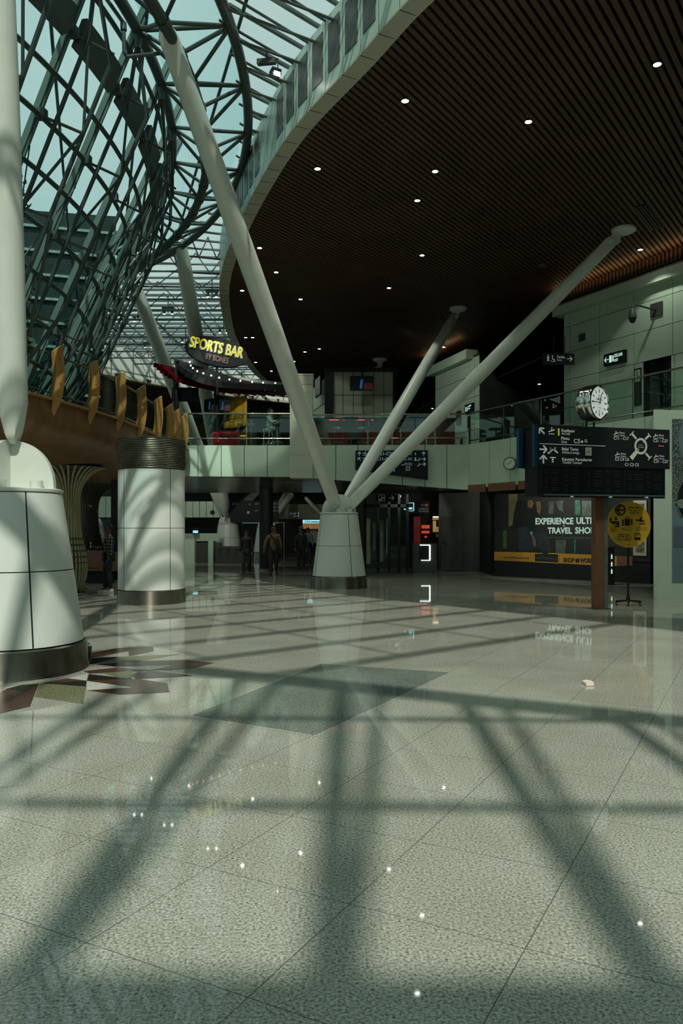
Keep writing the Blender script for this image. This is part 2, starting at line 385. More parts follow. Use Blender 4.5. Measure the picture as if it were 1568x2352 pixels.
for nm, mt, h, ps in (
    ('brown_piece', M_GBROWN, .0020, [[(655, 1600), (662, 1568), (830, 1537), (925, 1527), (925, 1553), (745, 1590)], [(925, 1527), (1100, 1521), (1108, 1553), (928, 1590)],
        [(690, 1650), (1060, 1625), (1340, 1618), (1540, 1640), (1385, 1680), (1080, 1692), (1260, 1655), (850, 1668)], [(600, 1698), (850, 1672), (1080, 1692), (640, 1716)],
        [(625, 1768), (1000, 1757), (1205, 1787), (1220, 1850), (865, 1868), (628, 1838), (950, 1816)], [(300, 1786), (480, 1752), (622, 1768)],
        [(42, 1830), (280, 1788), (215, 1955), (-20, 2008), (-80, 1900)], [(-200, 1990), (-60, 1960), (-30, 1850), (-170, 1860)]]),
    ('black_piece', M_GBLACK, .0024, [[(655, 1606), (880, 1595), (690, 1645), (640, 1650)], [(690, 1650), (1060, 1624), (850, 1667)], [(640, 1716), (1080, 1692), (740, 1712)],
        [(625, 1768), (640, 1722), (950, 1755)], [(290, 1787), (625, 1770), (618, 1812)], [(42, 1828), (150, 1800), (285, 1788), (180, 1850)], [(620, 1525), (662, 1516), (655, 1600), (640, 1640)],
        [(950, 1725), (1080, 1695), (1390, 1733), (975, 1755)]]),
    ('olive_piece', M_GOLIVE, .0028, [[(690, 1645), (880, 1595), (1290, 1578), (1000, 1625), (850, 1632)], [(740, 1712), (955, 1700), (948, 1755), (850, 1745)], [(290, 1787), (620, 1812), (598, 1935), (248, 1885)]]),
    ('white_piece', M_GWHITE, .0016, [[(640, 1690), (860, 1668), (1260, 1655), (1080, 1692), (850, 1672)], [(500, 1750), (630, 1715), (622, 1768)], [(628, 1838), (625, 1770), (950, 1816)], [(20, 1845), (45, 1815), (285, 1786), (45, 1832)]])):
    m = MB()
    for p in ps: m.prism([S(*q) for q in p], (0, 0, h))
    m.build(nm, mt, star)

# fascia plan curve: traced on the underside level, closing behind the camera and far away
FAS = [(15.5, -9), (11.5, -2.5), (7.4, 4.2), (4.13, 8.5), (2.4, 10.6), (1.34, 12.05), (.5, 13.7), (-.75, 16.1), (-1.75, 18.75), (-2.62, 21.5), (-3.45, 24.6), (-4.0, 27.8), (-4.46, 32.9), (-4.42, 37.5), (-4.15, 42.0), (-3.2, 46.5), (-1.0, 50.5)]
FC = resample(catmull(FAS, 14), .34)          # towards +y the skylight lies on the left hand
FAR = [(-1.0, 50.5), (-3.5, 49.2), (-6.6, 46.8), (-10.3, 42.9), (-13.0, 39.0), (-17, 35), (-24, 33.5)]
# slatted ceiling, clipped to a plan polygon
def clip_lines(polyg, ang, per):
    d = V((math.sin(ang), math.cos(ang))); n = V((d.y, -d.x)); out = []
    us = [p.dot(n) for p in polyg]; u = math.floor(min(us)/per)*per
    while u < max(us):
        hits = []
        for a, b in zip(polyg, polyg[1:]+polyg[:1]):
            ua, ub = a.dot(n)-u, b.dot(n)-u
            if (ua < 0) != (ub < 0): t = ua/(ua-ub); hits.append((a+(b-a)*t).dot(d))
        hits.sort()
        for a, b in zip(hits[::2], hits[1::2]):
            if b-a > .2: out.append((n*u+d*a, n*u+d*b))
        u += per
    return out
cpoly = [V(p) for p in FC if p[1] > -8.5]+[V((20, 52)), V((20, -8.5))]
ceil = thing('ceiling', (3, 20, ZC), 'dark brown slatted timber ceiling over the concourse', 'ceiling', None, 'structure')
m = MB()
for a, b in clip_lines(cpoly, rad(35), .145): m.bar((a.x, a.y, ZC+.05), (b.x, b.y, ZC+.05), .088, .10)
m.build('slat', M_SLAT, ceil)
m = MB(); m.prism([(p.x, p.y, ZC+.30) for p in cpoly], (0, 0, .15)); m.build('backing_board', M_BLACK, ceil)
# fascia
fas = thing('trim_1', (FC[0].x, FC[0].y, ZC), 'curved pale green fascia along the edge of the slatted ceiling', 'fascia', None, 'structure')
FW = .30
m = MB(); m.sweep(FC, [(0, ZC-.02), (FW, ZC+.0), (FW, ZT), (FW-.08, ZT), (0, ZT-.1)], True); m.slot(0); m.build('fascia_face', M_FACE, fas, 30)
m = MB(); m.sweep(FC, [(-.03, ZC-.035), (FW+.005, ZC-.028), (FW+.005, ZC+.01), (-.03, ZC+.01)], True); m.build('soffit_flange', M_FLANGE, fas, 30)
FP = resample(catmull(FAS, 14), .66)
jm = MB()
def fas_frame(i):
    a, b = V(FP[i]), V(FP[i+1]); t = (b-a).normalized(); n = V((-t.y, t.x)); return a, t, n
gi0 = min(range(len(FP)), key=lambda i: abs(FP[i].y-13.0)+(FP[i].x < -3)*50)
first = None; ng = 0
for i in range(len(FP)-2):
    a, t, n = fas_frame(i); a = a+n*(FW+.0005)
    jm.box((a.x, a.y, (ZC+ZT)/2), (.008, .004, ZT-ZC), (t.x, t.y, 0), (n.x, n.y, 0))
    a2 = a-n*.14; jm.box((a2.x, a2.y, ZC-.034), (.010, .30, .004), (t.x, t.y, 0), (n.x, n.y, 0))
    k = i-gi0
    if not (0 <= k <= 6 or 9 <= k <= 13 or -9 <= k <= -2): continue
    c, t2, n2 = fas_frame(i); c = c+t2*.33+n2*(FW+.006)
    g = MB(); g.box((0, 0, 0), (.43, .012, .90)); 
    if first is None:
        first = g.build('ventilation_grille', M_GRILLE, fas); o = first
    else:
        o = first.copy(); COL.objects.link(o)
    o.data.transform(Matrix.Identity(4)); o.location = V((c.x, c.y, (ZC+ZT)/2+.05))-fas.location; o.rotation_euler = (0, 0, math.atan2(t2.y, t2.x)); ng += 1
# (the prototype was built in parent space: recentre its vertices)
cen = sum((v.co for v in first.data.vertices), V())/8
for v in first.data.vertices: v.co -= cen
jm.build('panel_joint', M_GAP, fas)

# far fascia and far slatted ceiling
FR = resample(catmull(FAR, 10), .5)
ff = thing('trim_2', (FR[0].x, FR[0].y, ZC), 'white panelled fascia of the far hall beyond the skylight', 'fascia', None, 'structure')
m = MB(); m.sweep([p for p in FR], [(0, ZC-.1), (.0, ZC+1.35), (-.3, ZC+1.35), (-.3, ZC-.1)], True); m.build('fascia_face', M_WHITE, ff, 30)
jm = MB()
for i in range(0, len(FR)-1, 3):
    a, b = FR[i], FR[i+1]; t = (b-a).normalized(); n = V((-t.y, t.x)); a = a+n*.01; jm.box((a.x, a.y, ZC+.62), (.05, .03, 1.45), (t.x, t.y, 0), (n.x, n.y, 0))
jm.build('panel_joint', M_MULL, ff)
m = MB(); m.sweep(FR, [(.02, ZC-.22), (.02, ZC-.08), (-.35, ZC-.08), (-.35, ZC-.22)], True); m.build('soffit_flange', M_FLANGE, ff)
fp = [V(p) for p in FR]+[V((-24, 74)), V((20, 74)), V((20, 52))]
fc = thing('ceiling_2', (-5, 60, ZC), 'dark slatted ceiling of the far hall behind the bar', 'ceiling', None, 'structure')
m = MB()
for a, b in clip_lines(fp, rad(20), .5): m.bar((a.x, a.y, ZC-.1), (b.x, b.y, ZC-.1), .24, .12)
m.build('slat', M_SLAT, fc)
m = MB(); m.prism([(p.x, p.y, ZC+.1) for p in fp], (0, 0, .1)); m.build('backing_board', M_BLACK, fc)
# outer walls
for nm, a, b, h, mt, lb in (('wall_right', (20, -22), (20, 74), 12, M_DARK2, 'dark outer wall closing the concourse on the right'), ('wall_far', (24, 74), (-45, 74), 12, M_DARK, 'dark far wall at the end of the upper hall'),
                        ('wall_back', (-45, -22), (24, -22), 11, M_DARK2, 'dark wall behind the viewpoint'), ('wall_left', (-45, -22), (-45, 74), 4.5, M_DARK2, 'low dark wall at the outer left side')):
    m = MB(); m.bar((a[0], a[1], h/2), (b[0], b[1], h/2), .3, h); st(m.build(nm, mt), lb, 'wall')

# ================================================================== ring truss, glass wall, skylight
RC = V((-19.0, 15.8)); RA, RM, RB = 17.0, 16.05, 15.25; ZA, ZM, ZB = 10.98, 10.5, 10.98
def cp(r, th, z): return V((RC.x+r*math.cos(th), RC.y+r*math.sin(th), z))
ND = .1156; TH = [-.0776+ND*k for k in range(-11, 16)]
trs = thing('ring_truss', cp(RM, 0, ZM), 'curved dark green tube truss ringing the glazed courtyard', 'truss')
ths = [TH[0]+(TH[-1]-TH[0])*i/150 for i in range(151)]
for r, z, rr in ((RA, ZA, .105), (RM, ZM, .108), (RB, ZB, .105)): m = MB(); m.tube([cp(r, t, z) for t in ths], rr, 14); m.build('chord', M_DGREEN, trs, 40)
hz = MB()
for i, t in enumerate(TH):
    web = MB()
    web.cyl(cp(RM, t, ZM), cp(RA, t, ZA), .042, n=8); web.cyl(cp(RM, t, ZM), cp(RB, t, ZB), .042, n=8); web.cyl(cp(RA, t, ZA), cp(RB, t, ZB), .04, n=8)
    t2 = t+ND/2
    if i < len(TH)-1:
        web.cyl(cp(RA, t, ZA), cp(RM, t2, ZM), .04, n=8); web.cyl(cp(RM, t2, ZM), cp(RA, t+ND, ZA), .04, n=8)
        web.cyl(cp(RB, t, ZB), cp(RM, t2, ZM), .04, n=8); web.cyl(cp(RM, t2, ZM), cp(RB, t+ND, ZB), .04, n=8)
    for tt in (t, t2): web.cyl(cp(RM, tt-.006, ZM), cp(RM, tt+.006, ZM), .128, n=14)
    web.build('web_member', M_DGREEN, trs, 40)

LEAN = .44; ZW0 = 3.9; RW = RB-.05
def wp(th, z, off=0.): return cp(RW-LEAN*(ZB-z)+off, th, z)
gw = thing('window_1', wp(0, ZW0), 'leaning glass curtain wall around the courtyard on the left', 'window', None, 'structure')
ZTR = [10.6, 9.9, 9.25, 8.6, 7.9, 7.2, 6.5, 5.8, 5.1, 4.4]
for t in TH:
    m = MB(); u = (wp(t, ZB+.6)-wp(t, ZW0)).normalized(); tang = V((-math.sin(t), math.cos(t), 0)); nr = tang.cross(u)
    a, b = wp(t, ZW0), wp(t, ZB+.6); L = (b-a).length
    m.box((a+b)/2, (L, .10, .11), u, tang, nr); m.box((a+b)/2+nr*.07*(1 if nr.dot(V((math.cos(t), math.sin(t), 0))) > 0 else -1), (L, .035, .06), u, tang, nr)
    m.build('mullion', M_MULL, gw)
tw = [TH[0]+(TH[-1]-TH[0])*i/104 for i in range(105)]
for z in ZTR: m = MB(); m.tube([wp(t, z, .07) for t in tw], .046, 8); m.build('transom', M_DGREEN, gw, 40)
m = MB()
for a, b in zip(tw, tw[1:]): m.quad(wp(a, ZW0, -.03), wp(b, ZW0, -.03), wp(b, ZB+.6, -.03), wp(a, ZB+.6, -.03))
m.build('glass_pane', M_WALLGLASS, gw)
for i, t in enumerate(TH):
    # inner and outer chords of the wall truss, with cross struts, thin diagonals and clamps
    m = MB()
    o1, o2 = .30, .72
    top = cp(RB, t, ZB-.12); kz = 9.62; ko = RB-(RW-LEAN*(ZB-kz))
    tb = t+.012; tc_ = t+.034
    m.tube([top+V((0, 0, -.05)), wp(tb, 9.9, o1), wp(tb, 5.5, o1), wp(tb, 4.2, .12)], .040, 8)
    m.tube([top+V((0, 0, -.05)), wp(tc_, kz, ko), wp(tc_, 5.9, ko), wp(tc_, 4.2, .16)], .040, 8)
    m.cyl(top+V((0, 0, .14)), top-V((0, 0, .22)), .10, .06, 8)
    m.build('wall_truss_chord', M_DGREEN, gw, 40)
    m = MB()
    for j, z in enumerate(ZTR[1::2]):
        m.cyl(wp(t, z, .05), wp(tc_, z-.12, ko), .026, n=6); m.box(wp(t, z, .12), (.15, .13, .16), (math.cos(t), math.sin(t), 0), (-math.sin(t), math.cos(t), 0))
        if j == 0:
            zz = ZTR[1::2][min(j+1, 4)]; m.cyl(wp(tb, z, o1), wp(tc_, zz-.1, ko), .026, n=6); m.cyl(wp(tc_, zz-.1, ko), wp(tb, ZTR[1::2][min(j+2, 4)], o1), .026, n=6)
    m.build('strut', M_DGREEN, gw)
# dark blind cassettes high on the wall
for i in range(2, len(TH)-1):
    m = MB(); a, b = TH[i]+.010, TH[i+1]-.010; vs = []
    for k in range(5):
        t0 = a+(b-a)*k/4; vs += [wp(t0, 9.76, .06), wp(t0, 10.2, .06), wp(t0, 10.2, .16), wp(t0, 9.80, .18)]
    m.add(vs, [(k*4+j, k*4+(j+1) % 4, k*4+4+(j+1) % 4, k*4+4+j) for k in range(4) for j in range(4)]+[(0, 3, 2, 1), (16, 17, 18, 19)])
    m.build('blind_cassette', M_RAFT, gw)
# brace rods across the wall
m = MB()
for i in range(2, len(TH)-3, 2):
    m.cyl(wp(TH[i], 4.6, .12), wp(TH[i+1], 8.1, .12), .012, n=5); m.cyl(wp(TH[i+1], 4.6, .12), wp(TH[i], 8.1, .12), .012, n=5)
    m.cyl(wp(TH[i]+.03, 7.0, .75), wp(TH[i+1]+.01, 5.4, .35), .03, n=6)
m.build('brace_rod', M_DGREEN, gw)

# ---- skylight
sk = thing('window_2', (-3, 12, ZR), 'flat glazed skylight of pale panes between ring truss and fascia', 'window', None, 'structure')
def to_ring(p, d, r=RA, maxl=16.):
    """distance along d from p to the circle"""
    q = p-RC; b = q.dot(d); c = q.dot(q)-r*r; disc_ = b*b-c
    if disc_ <= 0: return maxl
    t = -b-math.sqrt(disc_); return t if 0 < t < maxl else maxl
# glass: strip between the ring and the fascia, plus the bay behind the viewpoint
GP = resample(catmull(FAS, 14), 1.0); m = MB(); gv = []
for i, p in enumerate(GP):
    th = math.atan2(p.y-RC.y, p.x-RC.x)
    th = min(th, 1.25); gv.append((cp(RA-.1, th, ZR+.14), V((p.x-.1, p.y, ZR+.14))))
for (a, b), (c, d) in zip(gv, gv[1:]): m.quad(a, b, d, c)
a, b = gv[0]; m.quad(b, a, V((-16, -10.5, ZR+.14)), V((15.5, -22, ZR+.14)))
a, b = gv[-1]; m.quad(a, b, V((-3.5, 49.2, ZR+.14)), V((-10.3, 42.9, ZR+.14)), V((-17, 35, ZR+.14)))
m.build('glass_pane', M_ROOFGLASS, sk)
m = MB()
for a, b in zip(ths, ths[1:]): m.quad(cp(RB, a, ZR+.16), cp(RB, b, ZR+.16), cp(RA-.1, b, ZR+.15), cp(RA-.1, a, ZR+.15))
m.build('ring_pane', M_WALLGLASS, sk)
BAND0, BAND1 = V((-1.20, .25)), V((4.15, -2.55))      # the heavy beam between the two bays, behind the viewpoint
bd = (BAND1-BAND0).normalized(); bn = V((-bd.y, bd.x))
R1 = resample(catmull(FAS, 14), .74); nb = 0
raft = []
for i in range(len(R1)-1):
    p = R1[i]; t = (R1[i+1]-R1[i]).normalized(); n = V((-t.y, t.x))
    y = p.y
    if y < 3.9 or y > 47: continue
    if y < 12.4 and i % 2: continue
    ang = 46 if y < 14 else (46-3*(y-14)/6 if y < 20 else (43+47*min(1, (y-20)/9.)))
    if y < 12: ang = 49
    d = -V((math.sin(rad(ang)), math.cos(rad(ang)))); p = p+n*.12
    l = to_ring(p, d, RA, 15 if y < 30 else 17)
    den = d.dot(bn)
    if y < 14 and den < 0:
        lb = ((BAND0-p).dot(bn))/den
        if 0 < lb < l: l = lb
    raft.append((p, d, l, y, n))
for k, (p, d, l, y, n) in enumerate(raft):
    q = p+d*l; s = V((d.y, -d.x)); m = MB()
    m.bar((p.x, p.y, ZR+.05), (q.x, q.y, ZR+.05), .055 if y < 12.4 else .036, .06)
    m.bar((p.x+s.x*.06, p.y+s.y*.06, ZR+.06), (q.x+s.x*.06, q.y+s.y*.06, ZR+.06), .018, .05)
    m.build('glazing_bar', M_RAFT, sk)
    m = MB(); o = s*(.30)
    m.cyl((p.x+o.x, p.y+o.y, ZR-.14), (q.x+o.x, q.y+o.y, ZR-.10), .046 if y < 12.4 else .026, n=8)
    if 12.5 < y < 23:
        d2 = -V((math.sin(math.atan2(-d.x, -d.y)+rad(13)), math.cos(math.atan2(-d.x, -d.y)+rad(13)))); l2 = min(to_ring(p, d2, RA, 15), l*1.15)
        r2 = p+d2*l2; m.cyl((p.x-s.x*.05, p.y-s.y*.05, ZR-.30), (r2.x, r2.y, ZR-.26), .028, n=8)
    if y > 24.5 and k % 2 == 0:      # lower chord and zigzag web of the far trusses
        N = max(2, int(l/1.3)); B = lambda j, z: V((p.x+d.x*l*j/N, p.y+d.y*l*j/N, z))
        m.cyl(B(0, ZR-.78), B(N, ZR-.78), .034, n=6)
        for j in range(N): m.cyl(B(j, ZR-.1), B(j+.5, ZR-.78), .022, n=5); m.cyl(B(j+.5, ZR-.78), B(j+1, ZR-.1), .022, n=5)
    m.build('rafter_tube', M_RAFT, sk, 40)
# purlins across the rafters
for off in (1.75, 3.95, 6.1, 8.3, 10.6):
    pts = [p+d*off for (p, d, l, y, n) in raft if off < l-.2]
    if len(pts) > 3:
        m = MB(); m.tube([V((q.x, q.y, ZR-.02)) for q in pts], .036, 8); m.build('purlin', M_RAFT, sk, 40)
    m = MB()
    for j, (p, d, l, y, n) in enumerate(raft):
        if off < l-.2 and y > 11 and j % 4 == 0: q = p+d*off; m.cyl((q.x, q.y, ZR+.05), (q.x-d.x*.1, q.y-d.y*.1, ZR-.42), .028, n=6)
    if m.v: m.build('hanger_post', M_RAFT, sk)
# band beam and the near bay with paired rafters parallel to the view
m = MB(); a, b = BAND0-bd*9, BAND1+bd*7; m.tube([(a.x, a.y, ZR-.05), (b.x, b.y, ZR-.05)], .21, 14); m.build('ridge_beam', M_RAFT, sk, 40)
sh = V((SUN.x, SUN.y))*(ZR)
for xs in (-6.4, -5.05, -3.75, -2.45, -1.21, -.06, 1.14, 2.42, 3.7, 5.0, 6.3):
    x0 = xs-sh.x
    for dx, sl_, rr_ in ((0, .012, .092), (.11, .072, .062)):
        x = x0+dx; yt = BAND0.y+(x-BAND0.x)*bd.y/bd.x; fy = lambda y: x+sl_*(y+sh.y-3.2)
        m = MB(); m.cyl((fy(-12), -12, ZR), (fy(yt), yt, ZR), rr_, n=10); m.build('near_rafter', M_RAFT, sk, 40)
for ys, r in ((6.97, .058), (4.78, .065), (2.70, .21), (.3, .06), (-2, .06), (-4.2, .06)):
    y = ys-sh.y; m = MB(); m.cyl((-9.5, y+.3, ZR), (9.5, y-.2, ZR), r, n=10); m.build('near_purlin', M_RAFT, sk, 40)
for s_ in ((-16, -10.5), (14.5, -9)):
    pass
# spandrel roof beyond the near bay keeps the hall behind the viewpoint dim
# ================================================================== cone columns with raking struts
def strut(name, parent, a, b, r, flat, ends=(1.15, 1.15), mt=None, pins=True):
    """round tube from a to b whose ends are cut to flat cheeks facing +-flat"""
    a, b = V(a), V(b); d = (b-a); L = d.length; d.normalize()
    wv = (V(flat)-d*V(flat).dot(d)).normalized(); e = d.cross(wv); n = 32; NR = 34; vs = []
    ts = [L*(i/NR)**1 for i in range(NR+1)]
    ts = sorted(set([ends[0]*q for q in (0, .03, .08, .15, .25, .4, .55, .7, .85, 1)]+[L-ends[1]*q for q in (0, .03, .08, .15, .25, .4, .55, .7, .85, 1)]+[L*q/10 for q in range(2, 9)]))
    for t in ts:
        q0, q1 = t/ends[0], (L-t)/ends[1]; q = min(q0, q1)
        rr = r*(.80+.20*math.sin(math.pi*max(0, min(1, t/L))))
        hw = rr*min(1, .14+.90*q) if q < 1 else rr                        # half thickness of the cheek
        wd = rr if q > .25 else rr*math.sqrt(max(.02, 1-(1-q/.25)**2))*.98+.004
        for k in range(n):
            p = 2*math.pi*k/n; x = math.cos(p)*min(wd, rr); y = max(-hw, min(hw, math.sin(p)*rr))
            vs.append(a+d*t+e*x+wv*y)
    m = MB(); fs = [(i*n+k, i*n+(k+1) % n, (i+1)*n+(k+1) % n, (i+1)*n+k) for i in range(len(ts)-1) for k in range(n)]
    m.add(vs, fs+[tuple(range(n))[::-1], tuple(range((len(ts)-1)*n, len(ts)*n))])
    o = m.build(name, mt or M_PAINT, parent, 38)
    if pins:
        for t, en in ((.16, ends[0]), (L-.16, ends[1])):
            c = a+d*t; hw = r*(.80)*(.14+.90*.16/en)
            m = MB(); m.cyl(c-wv*(hw+.04), c+wv*(hw+.04), r*.34, n=18); m.cyl(c-wv*(hw+.06), c+wv*(hw+.06), r*.20, n=12); m.build('pin', mt or M_PAINT, o, 40)
    return o
def cone_column(name, label, x, y, R0, R1, zr=2.12, rot=0., hub=.49, struts=(), plates=(0, 90), group=None, r=.215):
    root = thing(name, (x, y, 0), label, 'column', group); c = (x, y, 0)
    zj = 1.20; rr = lambda z: R0-.035+(R1-R0+.035)*(z-.33)/(zr-.33)
    m = MB(); m.lathe([(R0+.02, 0), (R0+.01, .03), (R0, .315), (R0-.02, .33), (R0-.2, .33)], c, 64); m.build('base_ring', M_BASE, root, 35)
    m = MB(); m.lathe([(rr(.33)-.02, .33), (rr(zr)-.02, zr)], c, 48); m.build('core', M_GAP, root, 60)
    for z0, z1 in ((.345, zj-.006), (zj+.006, zr-.03)):
        for k in range(4):
            a0 = rad(rot+90*k)+.009/rr(z0); a1 = rad(rot+90*(k+1))-.009/rr(z0)
            m = MB(); m.lathe([(rr(z0)-.015, z0), (rr(z0), z0), (rr(z1), z1), (rr(z1)-.015, z1)], c, 16, a0, a1); m.build('cladding_panel', M_WHITE, root, 40)
    m = MB(); m.lathe([(R1-.08, zr-.035), (R1-.03, zr-.03), (R1+.012, zr-.01), (R1+.015, zr+.02), (R1-.01, zr+.03), (0, zr+.03)], c, 56); m.build('top_flange', M_PAINT, root, 35)
    hb = MB()
    for a in plates:
        d = V((math.cos(rad(a)), math.sin(rad(a)), 0)); nn = V((-d.y, d.x, 0)); pts = []
        for k in range(25):
            t = math.pi*k/24; ct, s_ = math.cos(t), math.sin(t)
            ex = (abs(ct)**.95)*(1 if ct > 0 else -1); pts.append(V((x, y, zr+.03))+d*ex*hub+V((0, 0, 1))*(s_**.92)*hub*1.06-nn*.045)
        hb.prism(pts, nn*.09)
    hb.build('hub_plate', M_PAINT, root, 30)
    m = MB()
    for k in range(6):
        t = rad(rot+30+60*k); q = V((x+R1*.68*math.cos(t), y+R1*.68*math.sin(t), zr+.03)); m.cyl(q, q+V((0, 0, .09)), .075, n=16)
    m.build('anchor_boss', M_PAINT, root, 35)
    for s in struts: strut('strut', root, s[0], s[1], s[4] if len(s) > 4 else r, s[2], s[3], None, abs(s[2][1]) > .3)
    return root
def roof_disc(name, label, p, lx=0., rr=.32):
    t = thing(name, p, label, 'ceiling plate'); m = MB(); m.lathe([(0, .03), (rr, .03), (rr, -.03), (rr*.82, -.07), (rr*.35, -.13), (0, -.13)], p, 36); m.build('plate', M_PAINT, t, 35)
    m = MB(); m.prism([V(p)+V((dx+lx, -.03, dz)) for dx, dz in ((-.13, -.1), (.13, -.1), (.10, -.34), (0, -.42), (-.10, -.34))], (0, .06, 0)); m.build('lug', M_PAINT, t, 35); return t

hubC = V((-.07, 22.5, 2.58))
t3 = Zp(1413, 545, ZC-.35); t2 = Zp(1046, 722, ZC-.30)
t1 = P(377, 58, 13.95)
cone_column('cone_column', 'white cone-shaped column in the middle with three long raking struts', -.07, 22.5, .80, .537, 2.12, rot=-62, struts=(
    (V((-.14, 22.36, 2.26)), t1, (-.15, -1, .05), (1.05, .95), .225),
    (V((.04, 22.75, 2.30)), t2, (.75, -.65, 0), (1.1, .9), .20),
    (V((.15, 22.40, 2.26)), t3, (-.1, -1, 0), (1.05, .9), .20)), plates=(0,))
roof_disc('ceiling_plate', 'pale round plate on the slatted ceiling, at the upper right strut head', Zp(1432, 528, ZC-.02), -.20)
roof_disc('ceiling_plate', 'pale round plate on the slatted ceiling, at the middle strut head', Zp(1052, 709, ZC-.02), -.10)
pd = Zp(872, 826, ZC-.02); roof_disc('ceiling_plate', 'pale round plate on the dark ceiling above the white tiled kiosk', pd, rr=.34)
s4 = thing('raking_strut', pd+V((0, 0, -.3)), 'white strut head rising behind the white tiled kiosk', 'strut'); strut('strut', s4, pd+V((-3.0, 1.0, -3.6)), pd+V((-.05, 0, -.36)), .2, (0, -1, 0), (1, 1))

hubL = V((-4.02, 9.47, 2.74))
tl = P(33, 1012, 9.42)+V((.13, -.8, 4.8))*1.7
cl = cone_column('cone_column', 'large white cone-shaped column at the left edge with brushed steel base', -4.02, 9.47, .905, .61, 2.14, rot=-50, hub=.56, struts=((P(33, 1020, 9.42), tl, (1, .1, 0), (.55, 1.1), .205),
    (hubL+V((-.26, .1, -.3)), hubL+V((-7.5, 3.2, 8.0)), (.3, -1, 0), (1.2, 1.1), .22), (hubL+V((-.30, -.12, -.34)), hubL+V((-6.8, -4.5, 8.0)), (-.3, -1, 0), (1.2, 1.1), .22)), plates=(0, 84))
h2 = P(523, 1176, 40.5)
cone_column('cone_column', 'pale cone-shaped column behind the service counter in the far hall', h2.x, h2.y, .76, .50, 1.92, rot=-70, hub=.46, struts=(
    (h2+V((-.05, -.15, -.15)), P(413, 552, 25.6), (.6, -.6, .1), (1.2, 1.3), .29), (h2+V((-.2, .0, -.15)), P(303, 640, 28.5), (.6, -.7, .1), (1.2, 1.3), .29), (h2+V((.20, 0, -.15)), P(600, 1120, 42.5), (0, -1, 0), (.8, .8), .2)), plates=(0, 70))
h3 = P(612, 1196, 45)
cone_column('cone_column', 'pale domed cone column half hidden behind the black pillar', h3.x, h3.y, .8, .55, 1.75, rot=-70, hub=.5, struts=(
    (h3+V((.2, 0, -.1)), P(672, 1133, 47), (0, -1, 0), (.8, .8), .2), (h3+V((.2, .2, -.1)), P(660, 1130, 49), (0, -1, 0), (.8, .8), .2)))
h4 = P(760, 1190, 44)
cone_column('cone_column', 'distant cone column hidden behind the middle one, its thin strut showing at left', h4.x, h4.y, .8, .55, 1.75, hub=.45, struts=((h4+V((-.2, 0, -.1)), P(700, 1142, 46), (0, -1, 0), (.8, .8), .12),))
h5 = P(214, 1190, 43)
cone_column('cone_column', 'small white domed cone column seen through the arch under the timber hull', h5.x, h5.y, .8, .55, 1.75, hub=.52)

# ================================================================== round column with ribbed crown
c = V((-4.36, 18.0, 0)); rc = thing('round_column', c, 'white panelled round column with ribbed steel crown', 'column')
m = MB(); m.lathe([(.765, 0), (.765, .30), (.75, .31), (.6, .31)], c, 64); m.build('base_ring', M_BASE, rc, 35)
m = MB(); m.lathe([(.725, .31), (.725, 3.7)], c, 48); m.build('core', M_GAP, rc, 60)
for z0, z1 in ((.318, 1.694), (1.706, 3.02)):
    for k in range(4):
        a0 = rad(-90-47+77*k-0) if k == 0 else None
    for a0, a1 in ((-137+8, -52+8), (-52+8, 45), (45, 135), (135, 231)):
        m = MB(); m.lathe([(.735, z0), (.75, z0), (.75, z1), (.735, z1)], c, 20, rad(a0)+.009, rad(a1)-.009); m.build('cladding_panel', M_WHITE, rc, 40)
pr = []
for k in range(17): z = 3.035+k*.0385; pr += [(.735, z), (.77, z+.004), (.775, z+.014), (.77, z+.024), (.735, z+.028)]
m = MB(); m.lathe(pr+[(.76, 3.695), (.76, 3.72), (0, 3.72)], c, 64); m.build('ribbed_crown', M_RIB, rc, 35)

# ================================================================== timber hull with fins
HE = catmull([(-8.4, 8.5), (-7.3, 12.0), (-6.20, 15.5), (-5.72, 17.7), (-5.50, 19.1), (-5.38, 20.9), (-5.36, 22.7), (-5.31, 24.0), (-5.28, 25.0), (-5.27, 26.2), (-5.28, 26.85)], 8); HZ = 4.35
hull = thing('timber_hull', (-6.2, 15.5, HZ), 'curved brown timber-clad hull of the walkway along the glass wall', 'walkway')
m = MB(); m.sweep(HE, [(-.06, HZ+.02), (.02, HZ+.02), (.0, HZ-.42), (.08, HZ-.62), (.32, HZ-.80), (.8, HZ-.95), (1.7, HZ-1.05), (3.2, HZ-1.08), (5.5, HZ-1.0)]); m.build('hull_cladding', M_HULL, hull, 40)
m = MB(); m.sweep(HE, [(-.02, HZ+.03), (.26, HZ+.03), (.26, HZ-.2), (5.5, HZ-.2)]); m.build('deck', M_DARK2, hull)
m = MB(); m.sweep(HE, [(-.075, HZ+.0), (-.075, HZ+.045), (.05, HZ+.045), (.05, HZ)], True); m.build('edge_trim', M_FIN, hull)
bal = thing('balustrade', (-6.0, 15.5, HZ), 'steel-railed glass balustrade between the timber fins', 'railing')
for z, r in ((HZ+1.05, .028), (HZ+.22, .02)):
    m = MB(); m.tube([V((p.x-.22, p.y+.05, z)) for p in HE], r, 8); m.build('rail', M_STEEL, bal, 40)
m = MB(); m.sweep([V((p.x-.22, p.y)) for p in HE], [(0, HZ+.12), (0, HZ+1.0)]); m.build('glass_pane', M_RAILGLASS, bal)
FINPX = [(127, 918), (209, 944), (272, 964), (321, 985), (359, 1002), (386, 1014), (404, 1022), (420, 1030)]
order = ['nearest the big cone column', 'second from the big cone column', 'third from the big cone column', 'fourth from the big cone column', 'fifth from the big cone column', 'sixth, just above the round column crown', 'seventh, right of the round column crown', 'last before the bar']
fin0 = None
